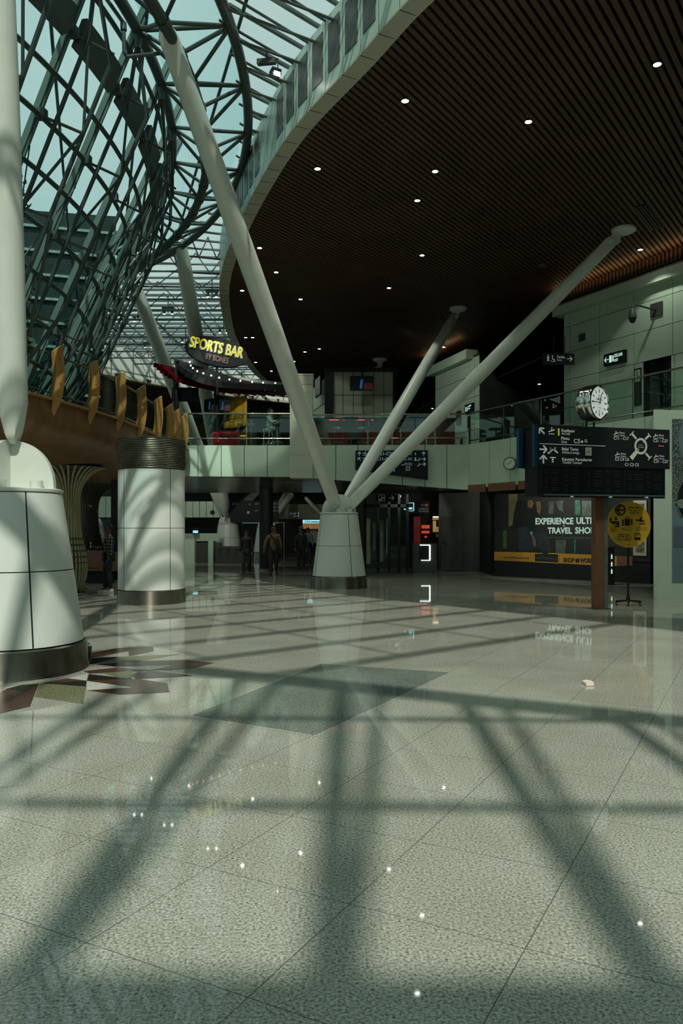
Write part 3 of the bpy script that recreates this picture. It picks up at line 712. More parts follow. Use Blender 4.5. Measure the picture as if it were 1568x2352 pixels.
for k, (fx, fy) in enumerate(FINPX):
    # walk the edge to the point seen at fx
    best = min(range(len(HE)*8-8), key=lambda q: abs((HE[q//8].lerp(HE[min(q//8+1, len(HE)-1)], (q % 8)/8).x)/(HE[q//8].lerp(HE[min(q//8+1, len(HE)-1)], (q % 8)/8).y)-(fx-CX)/F)+(9 if HE[q//8].y < 14 else 0))
    p = HE[best//8].lerp(HE[min(best//8+1, len(HE)-1)], (best % 8)/8); t = (HE[min(best//8+1, len(HE)-1)]-HE[best//8]).normalized()
    if fin0 is None:
        fin0 = thing('timber_fin', (p.x, p.y, HZ), '', 'fin', 'timber fins on the hull edge')
        zs = [-.50, -.35, -.2, -.08, 0, .15, .3, .45, .6, .75, .9, 1.02]
        al = rad(50); n1 = V((math.sin(al), -math.cos(al), 0)); n2 = V((-math.cos(al), -math.sin(al), 0))    # front and left faces
        def sec(z):
            bulge = .16*math.sin(math.pi*min(1, max(0, (z+.35)/1.9))); q = min(1, max(.12, (z+.5)/.5))
            return V((bulge-.02, 0, 0)), .20*q, .24*q
        m = MB(); vs = []
        for z in zs:
            c0, w1, w2_ = sec(z); o = V((p.x-.05, p.y-.05, HZ+z))+c0; up = .16 if z == zs[-1] else 0
            for a1, a2 in ((.5, .5), (.5, -.5), (-.5, -.5), (-.5, .5)): vs.append(o-n2*w1*a1+n1*w2_*a2*.6+V((0, 0, up*(a1+.5))))
        fs = [(i*4+k2, i*4+(k2+1) % 4, i*4+4+(k2+1) % 4, i*4+4+k2) for i in range(len(zs)-1) for k2 in range(4)]+[(0, 3, 2, 1), tuple(range(len(vs)-4, len(vs)))]
        m.add(vs, fs); blade = m.build('blade', M_FIN, fin0, 30)
        for z in (.1, .35, .6, .85):
            m = MB(); c0, w1, w2_ = sec(z); o = V((p.x-.05, p.y-.05, HZ+z))+c0+n1*w2_*.30; m.cyl(o-n1*.01, o+n1*.008, .012, n=8); m.build('screw_cap', M_STEEL, fin0)
        o = fin0
    else: o = dup(fin0, (p.x, p.y, HZ))
    o.rotation_euler = (0, 0, -.02*k); o['label'] = 'curved orange timber fin on the hull edge, '+order[k]; fin0.hide_render = False

# ================================================================== fluted plywood columns under the hull
def vase(label, px, d, k=1., mt=M_PLY):
    c = P(px, HY, d); c = V((c.x, c.y, 0)); t = thing('fluted_column', c, label, 'column')
    pr = [(.36, .08), (.455, .40), (.475, .60), (.47, .85), (.42, 1.15), (.335, 1.55), (.295, 1.95), (.29, 2.3), (.30, 2.55), (.36, 2.80), (.52, 3.05), (.78, 3.24), (.95, 3.3)]
    pr = [(r*k, z) for r, z in pr]; cs = catmull(pr, 4)
    m = MB(); m.lathe([(p.x-.05*k, p.y) for p in cs], c, 40); m.build('core', M_PLYD, t, 60)
    m = MB(); N = 30
    for i in range(N):
        a = 2*math.pi*i/N; dv = V((math.cos(a), math.sin(a), 0)); nn = V((-dv.y, dv.x, 0))*.025
        vs = []
        for p in cs: z = V((0, 0, p.y)); vs += [c+dv*(p.x-.07*k)+z-nn, c+dv*(p.x-.07*k)+z+nn, c+dv*p.x+z+nn, c+dv*p.x+z-nn]
        m.add(vs, [(q*4+b, q*4+(b+1) % 4, q*4+4+(b+1) % 4, q*4+4+b) for q in range(len(cs)-1) for b in range(4)])
    m.build('fin_blades', mt, t)
    m = MB()
    for z in (.62, .78, .94, 1.10, 1.26, 1.42):
        r = [p.x for p in cs if abs(p.y-z) < .2][0]*1.0; m.lathe([(r*.9, z), (r+.004, z), (r+.004, z+.022), (r*.9, z+.022)], c, 40)
    m.build('shadow_slots', M_PLYD, t)
    m = MB(); m.lathe([(0, .065), (.47*k, .065), (.48*k, .08), (.47*k, .095), (0, .095)], c, 40)
    for i in range(5): a = 2*math.pi*i/5-.5; m.cyl(c+V((.44*k*math.cos(a), .44*k*math.sin(a), 0)), c+V((.44*k*math.cos(a), .44*k*math.sin(a), .07)), .014, n=8)
    m.build('steel_foot_ring', M_STEEL, t, 35); return t
vase('fluted plywood column flaring up under the timber hull beside the big cone', 158, 20.8)
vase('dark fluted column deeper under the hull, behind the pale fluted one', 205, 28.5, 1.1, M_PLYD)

# ================================================================== mezzanine
SLF = [(-8.2, 27.06), (-1.60, 27.06), (4.42, 26.83), (8.42, 18.96), (14, 19.72), (20, 20.5), (20, 60), (-18, 60), (-16, 36), (-8.2, 33)]
mz = thing('mezzanine_slab', (0, 27, MZ), 'upper floor slab carrying the bar and the upper hall', 'mezzanine', None, 'structure')
m = MB(); m.prism([(x, y, MZ-.25) for x, y in SLF], (0, 0, .25)); m.build('deck', M_DARK2, mz)
m = MB(); m.prism([(-8.2, 27.1, 3.50), (.45, 27.2, 3.44), (.45, 33, 3.20), (-8.2, 33, 3.18)], (0, 0, .08))
m.prism([(.35, 27.25, 3.4), (4.5, 27.0, 3.05), (8.2, 19.6, 3.1), (20, 21.2, 3.1), (20, 40, 3.1), (.35, 40, 3.15)], (0, 0, .08)); m.build('soffit', M_SOFFIT, mz)
wf = thing('wall_mezzanine', (0, 27, MZ), 'pale panelled fascia along the edge of the upper floor', 'wall', None, 'structure')
back = MB(); pan = MB()
def fascia(a, b, z0a, z0b, z1, brk, gap=.022):
    a, b = V(a), V(b); d = (b-a); L = d.length; d.normalize(); n = V((d.y, -d.x)); back.prism([(a.x, a.y, z0a+.02), (b.x, b.y, z0b+.02), (b.x, b.y, z1-.02), (a.x, a.y, z1-.02)], (-n.x*.12, -n.y*.12, 0))
    for s0, s1 in zip(brk, brk[1:]):
        z = lambda s: z0a+(z0b-z0a)*s/L
        q0, q1 = a+d*(s0+gap/2), a+d*(s1-gap/2); pan.prism([(q0.x, q0.y, z(s0)), (q1.x, q1.y, z(s1)), (q1.x, q1.y, z1), (q0.x, q0.y, z1)], (n.x*.03, n.y*.03, 0))
D = 27.0
bx = lambda *p: [(x-p[0])*D/F for x in p[1:]]
a, b = (-8.2, 27.0), (-1.70, 27.0); fascia(a, b, 3.5, 3.46, MZ, [0, .9, 1.7]+[ (x-CX)*D/F+8.2 for x in (402, 455, 508, 561, 614)]+[6.5])
a, b = (-1.05, 27.0), (4.35, 26.75); fascia(a, b, 3.42, 3.0, MZ, [0]+[(x-CX)*26.9/F+1.05 for x in (771, 822, 873, 924, 975, 1025)]+[5.40])
a, b = V((4.35, 26.75)), V((8.38, 18.92)); L = (b-a).length; fascia(a, b, 3.06, 3.06, MZ, [0]+[1.15+1.06*i for i in range(7)]+[L])
back.build('joint_backing', M_GAP, wf); pan.build('cladding_panels', M_WALL, wf, 30)
# brown panels hung below the right hand stretch
d = (b-a).normalized(); bp = thing('fascia_skirt', (a.x, a.y, 3.0), 'row of brown panels hung below the pale fascia at right', 'panel')
for s0, s1 in ((0.02, .95), (1.1, 2.45), (2.6, 4.3), (4.4, 6.0), (6.1, 7.3)):
    q0, q1 = a+d*s0, a+d*s1; m = MB(); m.bar((q0.x-.02, q0.y-.02, 3.03), (q1.x-.02, q1.y-.02, 3.03), .06, .26); m.build('panel', M_BROWNP, bp)

def balustrade(name, label, pts, z0, hr, lr, posts, glassz=1.02, off=.0):
    t = thing(name, (pts[0][0], pts[0][1], z0), label, 'railing')
    m = MB(); m.tube([(x, y, hr) for x, y in pts], .028, 10); m.build('handrail', M_STEEL, t, 40)
    m = MB(); m.tube([(x, y, lr) for x, y in pts], .022, 8); m.build('lower_rail', M_STEEL, t, 40)
    for (a, b) in zip(pts, pts[1:]):
        a, b = V(a), V(b); L = (b-a).length; n = max(1, int(L/1.6)); d = (b-a)/n
        for i in range(n):
            p, q = a+d*i+d.normalized()*.01, a+d*(i+1)-d.normalized()*.01
            m = MB(); m.bar((p.x, p.y, (z0+hr)/2), (q.x, q.y, (z0+hr)/2), .014, hr-z0-.02); m.build('glass_panel', M_RAILGLASS, t)
            if posts: m = MB(); m.bar((p.x, p.y+.04, z0), (p.x, p.y+.04, hr), .02, .03, (0, 1, 0)); m.build('post', M_STEEL, t)
    return t
balustrade('balustrade', 'glass balustrade with steel rails in front of the sports bar', [(-5.6, 27.12), (-1.75, 27.12)], MZ, 5.66, 4.80, False)
balustrade('balustrade', 'glass balustrade with steel rails in front of the red bar counter', [(-1.0, 27.12), (4.30, 26.92)], MZ, 5.62, 4.80, False)
balustrade('balustrade', 'glass balustrade with thin steel handrail climbing to the right edge', [(4.42, 26.85), (8.46, 19.02), (14, 19.76)], MZ, 5.64, 4.70, True)
# cream column in front of the fascia
cc = thing('square_column', (-1.38, 27.2, 0), 'cream stone-clad square column rising through the upper floor edge', 'column')
m = MB(); m.box((-1.38, 27.2, 5.02), (.78, .72, 3.2)); m.build('shaft', M_STONE, cc)
m = MB(); m.box((-1.38, 27.2, 6.78), (.80, .74, .30)); 
for z in (6.70, 6.80, 6.88): m.box((-1.38, 27.2, z), (.81, .75, .012))
m.build('capital', M_BEIGE, cc)
m = MB(); m.box((-1.38, 27.2, 6.96), (.84, .78, .045)); m.build('top_slab', M_STONE, cc)
m = MB()
for z in (4.2, 4.75, 5.3, 5.85, 6.35): m.box((-1.38, 27.2, z), (.785, .725, .006))
m.build('tile_joint', M_BEIGE, cc)
# ================================================================== upper floor: panelled buildings at the right
RW0 = V((7.68, 27.0, 0)); RWU = V((.4585, -.8887, 0)); RWN = V((-.8887, -.4585, 0))
def rw(s, z, h=0.): return RW0+RWU*s+V((0, 0, z))+RWN*h
wr = thing('wall_upper_right', rw(3, MZ), 'pale green panelled wall with cornice and doorway at upper right', 'wall', None, 'structure')
m = MB()
for s0, s1, z0, z1 in ((0, 3.41, MZ, 9.2), (4.43, 9, MZ, 9.2), (3.41, 4.43, 6.80, 9.2)): m.prism([rw(s0, z0), rw(s1, z0), rw(s1, z1), rw(s0, z1)], RWN*-.25)
m.prism([rw(0, MZ), rw(0, 9.2), rw(0, 9.2)+V((3.5, 1.8, 0)), rw(0, MZ)+V((3.5, 1.8, 0))], (0, .05, 0))
m.build('wall_backing', M_GAP, wr)
m = MB(); ZB_ = [MZ, 5.81, 6.78, 7.715, 8.585, 9.05]
panels(m, rw(0, 0), RWU, (0, 0, 1), [0, .29, 1.636, 3.05, 3.41], ZB_[:3], .018, .03); panels(m, rw(0, 0), RWU, (0, 0, 1), [4.43, 4.55, 5.9, 7.3, 8.7], ZB_[:3], .018, .03)
panels(m, rw(0, 0), RWU, (0, 0, 1), [0, .29, 1.636, 3.05, 4.49, 5.9, 7.3, 8.7], ZB_[2:], .018, .03); m.build('wall_panels', M_WALL, wr, 30)
m = MB(); q = [(-.25, 9.02), (-.25, 9.30), (.0, 9.30)]
for s0, s1 in ((-.28, .16), (.17, 1.55), (1.56, 3.05), (3.06, 4.55), (4.56, 6.0), (6.01, 8.7)): m.prism([rw(s0, 9.0, -.2), rw(s0, 9.0, .30), rw(s0, 9.30, .30), rw(s0, 9.44, .1), rw(s0, 9.44, -.2)], RWU*(s1-s0))
m.build('cornice', M_WALL, wr, 30)
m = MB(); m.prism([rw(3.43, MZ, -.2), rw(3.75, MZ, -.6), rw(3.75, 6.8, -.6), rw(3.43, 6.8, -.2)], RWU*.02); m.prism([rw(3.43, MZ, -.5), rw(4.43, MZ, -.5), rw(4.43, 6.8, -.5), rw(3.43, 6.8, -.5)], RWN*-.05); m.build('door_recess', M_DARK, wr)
m = MB(); m.prism([rw(3.95, MZ, -.4), rw(4.41, MZ, -.22), rw(4.41, 6.75, -.22), rw(3.95, 6.75, -.4)], RWN*-.05); dr = m.build('door_leaf', M_DARK2, wr)
m = MB(); m.bar(rw(4.0, 5.6, -.3), rw(4.12, 5.6, -.3), .04, .04); m.build('door_handle', M_STEEL, dr)
# lit timber edge of the ceiling above the cornice
tr = thing('cove_slats', rw(3, 9.5), 'glowing orange slat ends turned down above the right cornice', 'ceiling edge')
m = MB(); s = -.1
while s < 8: m.prism([rw(s, 9.46, .12), rw(s, 9.80, .12), rw(s, 9.80, .20), rw(s, 9.46, .20)], RWU*.085); s += .145
m.build('slat_end', M_SLAT, tr)
for s in (1.0, 2.6, 4.2): pass
lamp('cove_light', 'AREA', rw(3.6, 9.56, .5), 15, (1, .62, .28), 7.0, (rad(180), 0, math.atan2(RWU.y, RWU.x)), .15)

W2 = V((5.83, 33.0, 0)); W2U = V((-.298, .954, 0)); W2N = V((-.954, -.298, 0))
def w2(s, z, h=0.): return W2+W2U*s+V((0, 0, z))+W2N*h
wb = thing('wall_upper_middle', w2(2, MZ), 'pale green panelled block with cornice in the middle of the upper floor', 'wall', None, 'structure')
m = MB(); m.prism([w2(0, MZ), w2(4.5, MZ), w2(4.5, 9.1), w2(0, 9.1)], W2N*-.2); m.build('wall_backing', M_GAP, wb)
m = MB(); panels(m, w2(0, 0), W2U, (0, 0, 1), [0, .45, 1.95, 3.4, 4.5], [MZ, 5.9, 7.3, 8.25, 9.0], .02, .03); m.build('wall_panels', M_WALL, wb, 30)
m = MB(); m.prism([w2(.6, 8.95, -.2), w2(.6, 8.95, .35), w2(.6, 9.35, .35), w2(.6, 9.35, -.2)], W2U*4.3); m.build('cornice', M_WALL, wb)
m = MB(); pts = [w2(0, MZ), w2(0, 8.9)]+[W2+V((x, .15*x, z)) for x, z in ((.25, 8.55), (.7, 8.1), (1.4, 7.65), (2.2, 7.3), (3.2, 7.0), (4.5, 6.8), (4.5, MZ))]
m.prism(pts, (.02, .2, 0)); m.build('side_wall', M_DARK2, wb)  # shade on this side is put into its dark grey colour
m = MB()
for s, z, w_, h in ((.85, 6.05, .22, .5), (2.35, 5.4, .16, .9), (.8, 5.25, .16, 1.0), (1.55, 5.35, .25, .3)): m.prism([w2(s, z, .035), w2(s+w_, z, .035), w2(s+w_, z+h, .035), w2(s, z+h, .035)], W2N*.02)
m.build('service_plates', M_DARK, wb)
lamp('cove_light', 'AREA', w2(2.5, 9.56, .6), 8, (1, .62, .28), 4.0, (rad(180), 0, math.atan2(W2U.y, W2U.x)), .15)

def sign_box(name, label, cat, O, u, w_, h, th=.06, mt=None, cant=0.):
    pl = Plane(O, u); t = thing(name, pl.at(w_/2, h, -th/2), label, cat)
    m = MB(); m.prism([pl.at(0, 0), pl.at(w_, 0), pl.at(w_, h+cant), pl.at(0, h)], pl.n*-th); m.build('panel', mt or M_SIGN, t)
    return t, pl
# exit sign, toilets sign, camera and plates on the right wall
t, pl = sign_box('exit_sign', 'lit exit sign with arrow on the pale wall at upper right', 'sign', rw(1.92, 7.28, .14), RWU, .86, .38, .10)
m = MB(); arrow(m, pl, .13, .19, .17, 180, .14, .008); rect(m, pl, .24, .08, .10, .22, .008); rect(m, pl, .37, .10, .05, .19, .008); text(m, pl, 'KELUAR', .45, .17, .10, .34, 'l', .02, .008); text(m, pl, 'EXIT', .45, .31, .085, .16, 'l', .02, .008); m.build('lettering', M_GREENL, t)
t, pl = sign_box('toilet_sign', 'hanging toilet sign with arrow at the corner of the upper right wall', 'sign', P(1247, 811, 25.3), (1, .03, 0), 1.02, .37, .06)
m = MB(); pb = pl.at(.5, 0)
man_icon(m, pl, .16, .16, .22); disc(m, pl, .30, .09, .022); stroke(m, pl, [(.30, .12), (.30, .2), (.36, .2), (.38, .27)], .022); ring(m, pl, .31, .22, .05, .065, 16, -.6, 2.8)
text(m, pl, 'Tandas', .44, .16, .085, .26, 'l', .01); text(m, pl, 'Toilet', .44, .25, .06, .17, 'l', 0); arrow(m, pl, .86, .18, .17, 0, .12); m.build('lettering', M_LETTER, t)
m = MB(); m.cyl(pl.at(.35, 0, -.03), pl.at(.35, -.55, -.03), .012, n=8); m.build('hanger', M_BLACK, t); m = MB(); m.cyl(pl.at(.72, 0, -.03), pl.at(.72, -.55, -.03), .012, n=8); m.build('hanger', M_BLACK, t)
cm = thing('security_camera', rw(3.95, 8.25), 'dark dome security camera on a bracket on the upper right wall', 'camera')
m = MB(); m.prism([rw(3.72, 8.05, .035), rw(4.15, 8.05, .035), rw(4.15, 8.45, .035), rw(3.72, 8.45, .035)], RWN*.05); m.build('wall_plate', M_DARK2, cm)
m = MB(); m.tube([rw(3.95, 8.22, .05), rw(3.75, 8.34, .55), rw(3.70, 8.36, .74), rw(3.70, 8.30, .80), rw(3.70, 8.2, .80)], .028, 8); m.build('arm', M_DARK2, cm, 40)
q = rw(3.70, 0, .80); m = MB(); m.lathe([(0, 8.24), (.06, 8.22), (.09, 8.15), (.125, 8.0), (.13, 7.95), (.105, 7.94)], q, 24); h_ = m.build('housing', M_DARK2, cm, 40); m = MB(); m.lathe([(.10, 7.95), (.095, 7.88), (.06, 7.82), (0, 7.80)], q, 20); m.build('dome', M_SCREEN, cm, 50)
m = MB(); m.prism([rw(.72, 7.95, .035), rw(1.0, 7.95, .035), rw(1.0, 8.2, .035), rw(.72, 8.2, .035)], RWN*.02); tag(m.build('wall_hatch', M_DARK2), 'small grey square hatch on the upper right wall', 'hatch')
t, pl = sign_box('accessible_sign', 'tall dark sign with wheelchair symbol beside the upper doorway', 'sign', rw(3.08, 6.62, .05), RWU, .27, 1.15, .03)
m = MB(); rect(m, pl, .03, .05, .21, .36, .004); m.build('plate', M_WALL, t); m = MB(); disc(m, pl, .12, .12, .025, 12, .008); stroke(m, pl, [(.12, .15), (.12, .25), (.18, .25), (.2, .33)], .025, lift=.008); ring(m, pl, .125, .28, .05, .065, 16, -.4, 3, .008); m.build('symbol', M_INK, t)
t, pl = sign_box('exit_sign', 'lit exit sign on the middle upper block', 'sign', w2(1.20, 7.05, .12), -W2U, .75, .40, .10)
m = MB(); rect(m, pl, .1, .1, .07, .2, .008); man_icon(m, pl, .27, .2, .22, .008); stroke(m, pl, [(.36, .12), (.62, .09)], .05, lift=.008); stroke(m, pl, [(.36, .22), (.52, .2)], .05, lift=.008); m.build('lettering', M_GREENL, t)
m = MB(); m.prism([w2(1.7, 6.3, .04), w2(2.05, 6.3, .04), w2(2.05, 6.9, .04), w2(1.7, 6.9, .04)], W2N*.08); tag(m.build('fire_hose_box', mat('dark_red', (.09, .02, .02), .5, noise=.2)), 'small dark red box on the middle upper block', 'box')

# ================================================================== bar on the upper floor
kx0, kx1, kd, kz1 = (764-CX)*30/F, (905-CX)*30/F, 30.0, EYE+(HY-853)*30/F
ki = thing('kiosk', (.8, 31, MZ), 'white tiled kiosk block with black frame behind the red bar', 'kiosk')
m = MB(); m.box(((kx0+kx1)/2, kd+1.6, (MZ+kz1)/2), (kx1-kx0, 3.0, kz1-MZ)); m.prism([(kx0, kd+.1, MZ), (kx0, kd+.1, kz1), (-1.20, 33.6, kz1), (-1.20, 33.6, MZ)], (.1, .1, 0)); m.build('core', M_GAP, ki)
m = MB(); w_ = (kx1-kx0)/6
panels(m, (kx0, kd+.09, 0), (1, 0, 0), (0, 0, 1), [0, w_, 2*w_, 3*w_, 4*w_, 5*w_, 6*w_-.04], [MZ+1.0, 6.80, kz1], .022, .03); m.build('tile_cladding', M_BEIGE, ki)
m = MB(); sd = V((-1.20-kx0, 3.6, 0)); O = V((kx0-.02, kd, 0)); nn = V((-sd.y, sd.x, 0)).normalized()
for z0, z1 in ((MZ+.3, 6.62), (6.66, kz1-.1)): m.prism([O+nn*.05+sd*.18+V((0, 0, z0)), O+nn*.05+sd*.98+V((0, 0, z0)), O+nn*.05+sd*.98+V((0, 0, z1)), O+nn*.05+sd*.18+V((0, 0, z1))], nn*.03)
m.build('side_cladding', M_WALL, ki)
m = MB(); m.box((kx0-.15, kd-.02, (MZ+kz1)/2), (.32, .12, kz1-MZ)); m.box(((kx0+kx1)/2-.1, kd-.02, kz1+.06), (kx1-kx0+.5, .16, .13)); m.box((kx1+.02, kd-.0, (MZ+kz1)/2), (.04, .12, kz1-MZ)); m.build('black_frame', M_BLACK, ki)
for x in (-.98, -.72): pass
def tv(label, c, w_, h, u=(1, 0, 0), hang=None, img=True):
    c = V(c); pl = Plane(c-V(u).normalized()*w_/2+V((0, 0, h/2)), u); t = thing('television', c, label, 'television')
    m = MB(); m.prism([pl.at(0, 0), pl.at(w_, 0), pl.at(w_, h), pl.at(0, h)], pl.n*-.07); m.build('casing', M_BLACK, t)
    m = MB(); rect(m, pl, .03, .03, w_-.06, h-.06, .004); m.build('screen', M_SCREEN, t)
    if img:
        m = MB(); poly(m, pl, [(w_*.40, h*.85), (w_*.44, h*.3), (w_*.55, h*.22), (w_*.52, h*.6), (w_*.50, h*.9)], lift=.008); m.build('blue_image', mat('screen_blue', (.02, .1, .25), .4, emit=(.05, .30, .75), es=.18), t)
        m = MB(); poly(m, pl, [(w_*.6, h*.5), (w_*.95, h*.5), (w_*.95, h*.95), (w_*.58, h*.95)], lift=.008); m.build('red_image', mat('screen_red', (.05, .01, .01), .4, emit=(.35, .05, .04), es=.06), t)
    if hang: m = MB(); m.cyl(c+V((0, .05, 0)), V((c.x, c.y+.05, hang)), .03, n=8); m.build('drop_pole', M_BLACK, t)
    return t
tv('wide television hung in front of the white tiled kiosk', P(831, 880, 29.5), .90, .55, hang=kz1+.02)
tv('television seen edge-on on the kiosk side wall', P(729, 888, 31.0), 1.0, .75, (-.25, 1, 0), None, False)
tv('black television on the left canopy post', P(425, 906, 28.3), .95, .50, (1, .1, 0), None, False)
tv('television showing blue picture left of the yellow flag', P(482, 930, 28.8), .62, .46, (.8, -.6, 0)); tv('television showing red picture beside the yellow flag', P(512, 930, 28.6), .58, .46, (1, .2, 0))
# bar counter
bc = thing('bar_counter', (1.2, 29.2, MZ), 'long red bar counter with black top and red light strip', 'counter')
m = MB(); m.box((1.55, 29.3, MZ+.55), (5.3, .5, 1.1)); m.build('front_panel', M_RED, bc)
m = MB(); m.box((1.55, 29.25, MZ+1.16), (5.4, .75, .10)); m.build('counter_top', M_BLACK, bc)
m = MB()
for x0, x1 in ((-.45, -.1), (.05, .35), (.5, .85), (1.1, 1.16)): m.box(((x0+x1)/2, 28.86, MZ+1.135), (x1-x0, .03, .035))
m.build('light_strip', M_REDGLOW, bc)
m = MB()
for x in (1.0, 2.9): m.box((x, 29.03, MZ+.55), (.03, .02, 1.1))
m.build('panel_seam', M_STEEL, bc)
# stools, chairs, tables
def stool(loc, label, group=None):
    t = thing('bar_stool', loc, label, 'stool', group); x, y, z = loc
    m = MB(); m.lathe([(0, .78), (.21, .78), (.22, .74), (.21, .70), (0, .70)], loc, 24); m.build('seat', M_CHROME, t, 35)
    for k in range(4):
        a = math.pi/4+k*math.pi/2; m = MB(); m.tube([V(loc)+V((.17*math.cos(a), .17*math.sin(a), .72)), V(loc)+V((.21*math.cos(a), .21*math.sin(a), .6)), V(loc)+V((.24*math.cos(a), .24*math.sin(a), 0))], .014, 8); m.build('leg', M_CHROME, t, 40)
    m = MB(); m.tube([V(loc)+V((.23*math.cos(q*math.pi/10), .23*math.sin(q*math.pi/10), .24)) for q in range(20)], .012, 8, True); m.build('foot_ring', M_CHROME, t, 40); return t
s0 = stool((-.10, 28.2, MZ), 'chrome bar stool left of the round table at the red bar')
for x, lb in ((.78, 'chrome bar stool right of the round table at the red bar'), (1.98, 'chrome bar stool between the two raking struts'), (3.2, 'chrome bar stool at the right end of the red bar'), (-2.45, 'chrome bar stool beside the seated bar guest')): dup(s0, (x, 28.2, MZ), label=lb)
def chair(loc, label):
    t = thing('bar_chair', loc, label, 'chair'); L = V(loc)
    m = MB(); m.prism([L+V((math.cos(a)*.24, 0, .62+.20*math.sin(a))) for a in [math.pi*k/12 for k in range(13)]]+[L+V((-.24, 0, .40)), L+V((.24, 0, .40))], (0, .05, 0)); m.build('backrest', M_DARK2, t, 30)
    m = MB(); m.box(L+V((0, .22, .42)), (.46, .44, .07)); m.build('seat', M_DARK2, t)
    for dx in (-.2, .2):
        for dy in (.04, .4): m = MB(); m.cyl(L+V((dx, dy, 0)), L+V((dx, dy, .4)), .016, n=8); m.build('leg', M_BLACK, t, 40)
    return t
c0 = chair((-.78, 28.5, MZ), 'grey round-backed chair at the left end of the red bar'); dup(c0, (.48, 28.6, MZ), label='grey round-backed chair behind the round table')
def tabl(loc, label):
    t = thing('high_table', loc, label, 'table'); m = MB(); m.lathe([(0, 1.05), (.30, 1.05), (.31, 1.03), (.30, 1.0), (.08, .98), (0, .98)], loc, 28); m.build('table_top', M_BLACK, t, 35)
    m = MB(); m.cyl(V(loc)+V((0, 0, .03)), V(loc)+V((0, 0, 1.0)), .032, n=12); m.build('pedestal', M_DARK2, t, 40); m = MB(); m.lathe([(0, .03), (.24, .02), (.25, 0), (0, 0)], loc, 24); m.build('base', M_BLACK, t); return t
t0 = tabl((.33, 27.75, MZ), 'round black high table before the white tiled kiosk'); dup(t0, (2.32, 28.0, MZ), label='round high table between the raking struts')
# canopy of the sports bar: curved black fascia with downlights and red slats underneath
can = thing('bar_canopy', P(405, 860, 28.5), 'curved black canopy with red slats and small warm lights over the sports bar', 'canopy')
cpx = [(404, 846, 28.0), (425, 862, 27.2), (455, 878, 27.0), (500, 889, 27.4), (550, 893, 28.2), (600, 895, 29.2), (660, 897, 30.4)]
c1 = catmull([V(P(*p)) for p in cpx], 6)
m = MB(); m.add([q for p in c1 for q in (p+V((0, 0, .0)), p+V((0, 0, .22)), p+V((-.02, .10, .22)), p+V((-.02, .10, 0)))], [(i*4+k, i*4+(k+1) % 4, i*4+4+(k+1) % 4, i*4+4+k) for i in range(len(c1)-1) for k in range(4)]); m.build('front_band', M_BLACK, can)
c2 = catmull([V(P(x, y, d)) for x, y, d in ((398, 826, 29.5), (430, 836, 30), (480, 852, 30.3), (540, 868, 31), (600, 876, 32), (668, 884, 33))], 7)
n_ = min(len(c1), len(c2)); m = MB(); m.add([q for i in range(n_) for q in (c1[i]+V((0, .05, .1)), c2[i], c2[i]+V((0, 0, .06)), c1[i]+V((0, .05, .16)))], [(i*4+k, i*4+(k+1) % 4, i*4+4+(k+1) % 4, i*4+4+k) for i in range(n_-1) for k in range(4)]); m.build('canopy_deck', M_BLACK, can)
m = MB(); p = P(404, 846, 28.0); m.prism([P(398, 822, 29.5), P(404, 850, 28.0), P(404, 828, 28.0)], (.1, .05, 0)); m.build('end_cap', M_BLACK, can)
reds = catmull([V(P(x, y, d)) for x, y, d in ((362, 838, 28.2), (385, 858, 27.8), (415, 872, 27.8), (455, 884, 28.3), (510, 891, 29.2), (570, 895, 30.2), (640, 898, 31.5))], 6)
m = MB()
for i, p in enumerate(reds[::2]): m.bar(p+V((-.1, -.15, -.03)), p+V((.55, .9, -.03)), .06, .15)
m.build('red_slats', M_RED, can)
L0 = MB()
for x, y, d in ((436, 830, 28.6), (438, 838, 28.3), (443, 844, 28.1), (453, 851, 27.8), (467, 856, 27.6), (485, 861, 27.6), (503.5, 866, 27.8), (527, 870, 28.1), (552, 873, 28.5), (579, 876, 29.0), (604, 877.5, 29.4), (632, 878.5, 29.9)):
    p = P(x, y+1, d-.35); mm_ = MB(); mm_.cyl(p, p-V((0, .03, .02)), .030, n=12); mm_.build('downlight', M_WARM, can)
m = MB()
for px, py0, d in ((404, 846, 28.05), (497, 886, 28.4)): a = P(px, py0, d); m.cyl((a.x, a.y, MZ), a, .10, n=12)
m.build('post', M_BLACK, can, 40)
# oval sign
c = P(497, 807, 27.3); u = V((1, .25, 0)).normalized(); pl = Plane(c, u); sg = thing('oval_sign', c-V((0, 0, .6)), 'black oval sign with yellow SPORTS BAR lettering', 'sign')
k = 27.3/F; pl.w = V((0, 0, -1)); rot = rad(9.5)
E_ = lambda a, rx, ry: (rx*math.cos(a)*math.cos(rot)-ry*math.sin(a)*math.sin(rot), rx*math.cos(a)*math.sin(rot)+ry*math.sin(a)*math.cos(rot))
pts = [E_(2*math.pi*i/48, 70*k*1.03, 33*k) for i in range(48)]
m = MB(); m.prism([pl.at(x, y) for x, y in pts], pl.n*-.22); m.build('oval_panel', M_SIGN, sg)
pt = Plane(c, u*math.cos(rot)+V((0, 0, -1))*math.sin(rot), V((0, 0, -1))*math.cos(rot)-u*math.sin(rot)); pt.n = pl.n
m = MB(); text(m, pt, 'SPORTS BAR', 0, .04, .37, 1.86, 'c', .018, .05); m.build('yellow_lettering', mat('yellow_letter', (.75, .62, .02), .4, emit=(.9, .75, .05), es=.2), sg)
m = MB(); text(m, pt, 'SPORTS BAR', -.03, .06, .37, 1.86, 'c', .022, .03); m.build('letter_returns', mat('letter_return', (.32, .36, .34), .4), sg)
m = MB(); text(m, pt, 'BY BONES', .06, .34, .20, .80, 'c', .012, .03); m.build('small_lettering', mat('brick_letter', (.30, .15, .12), .5, noise=.2), sg)
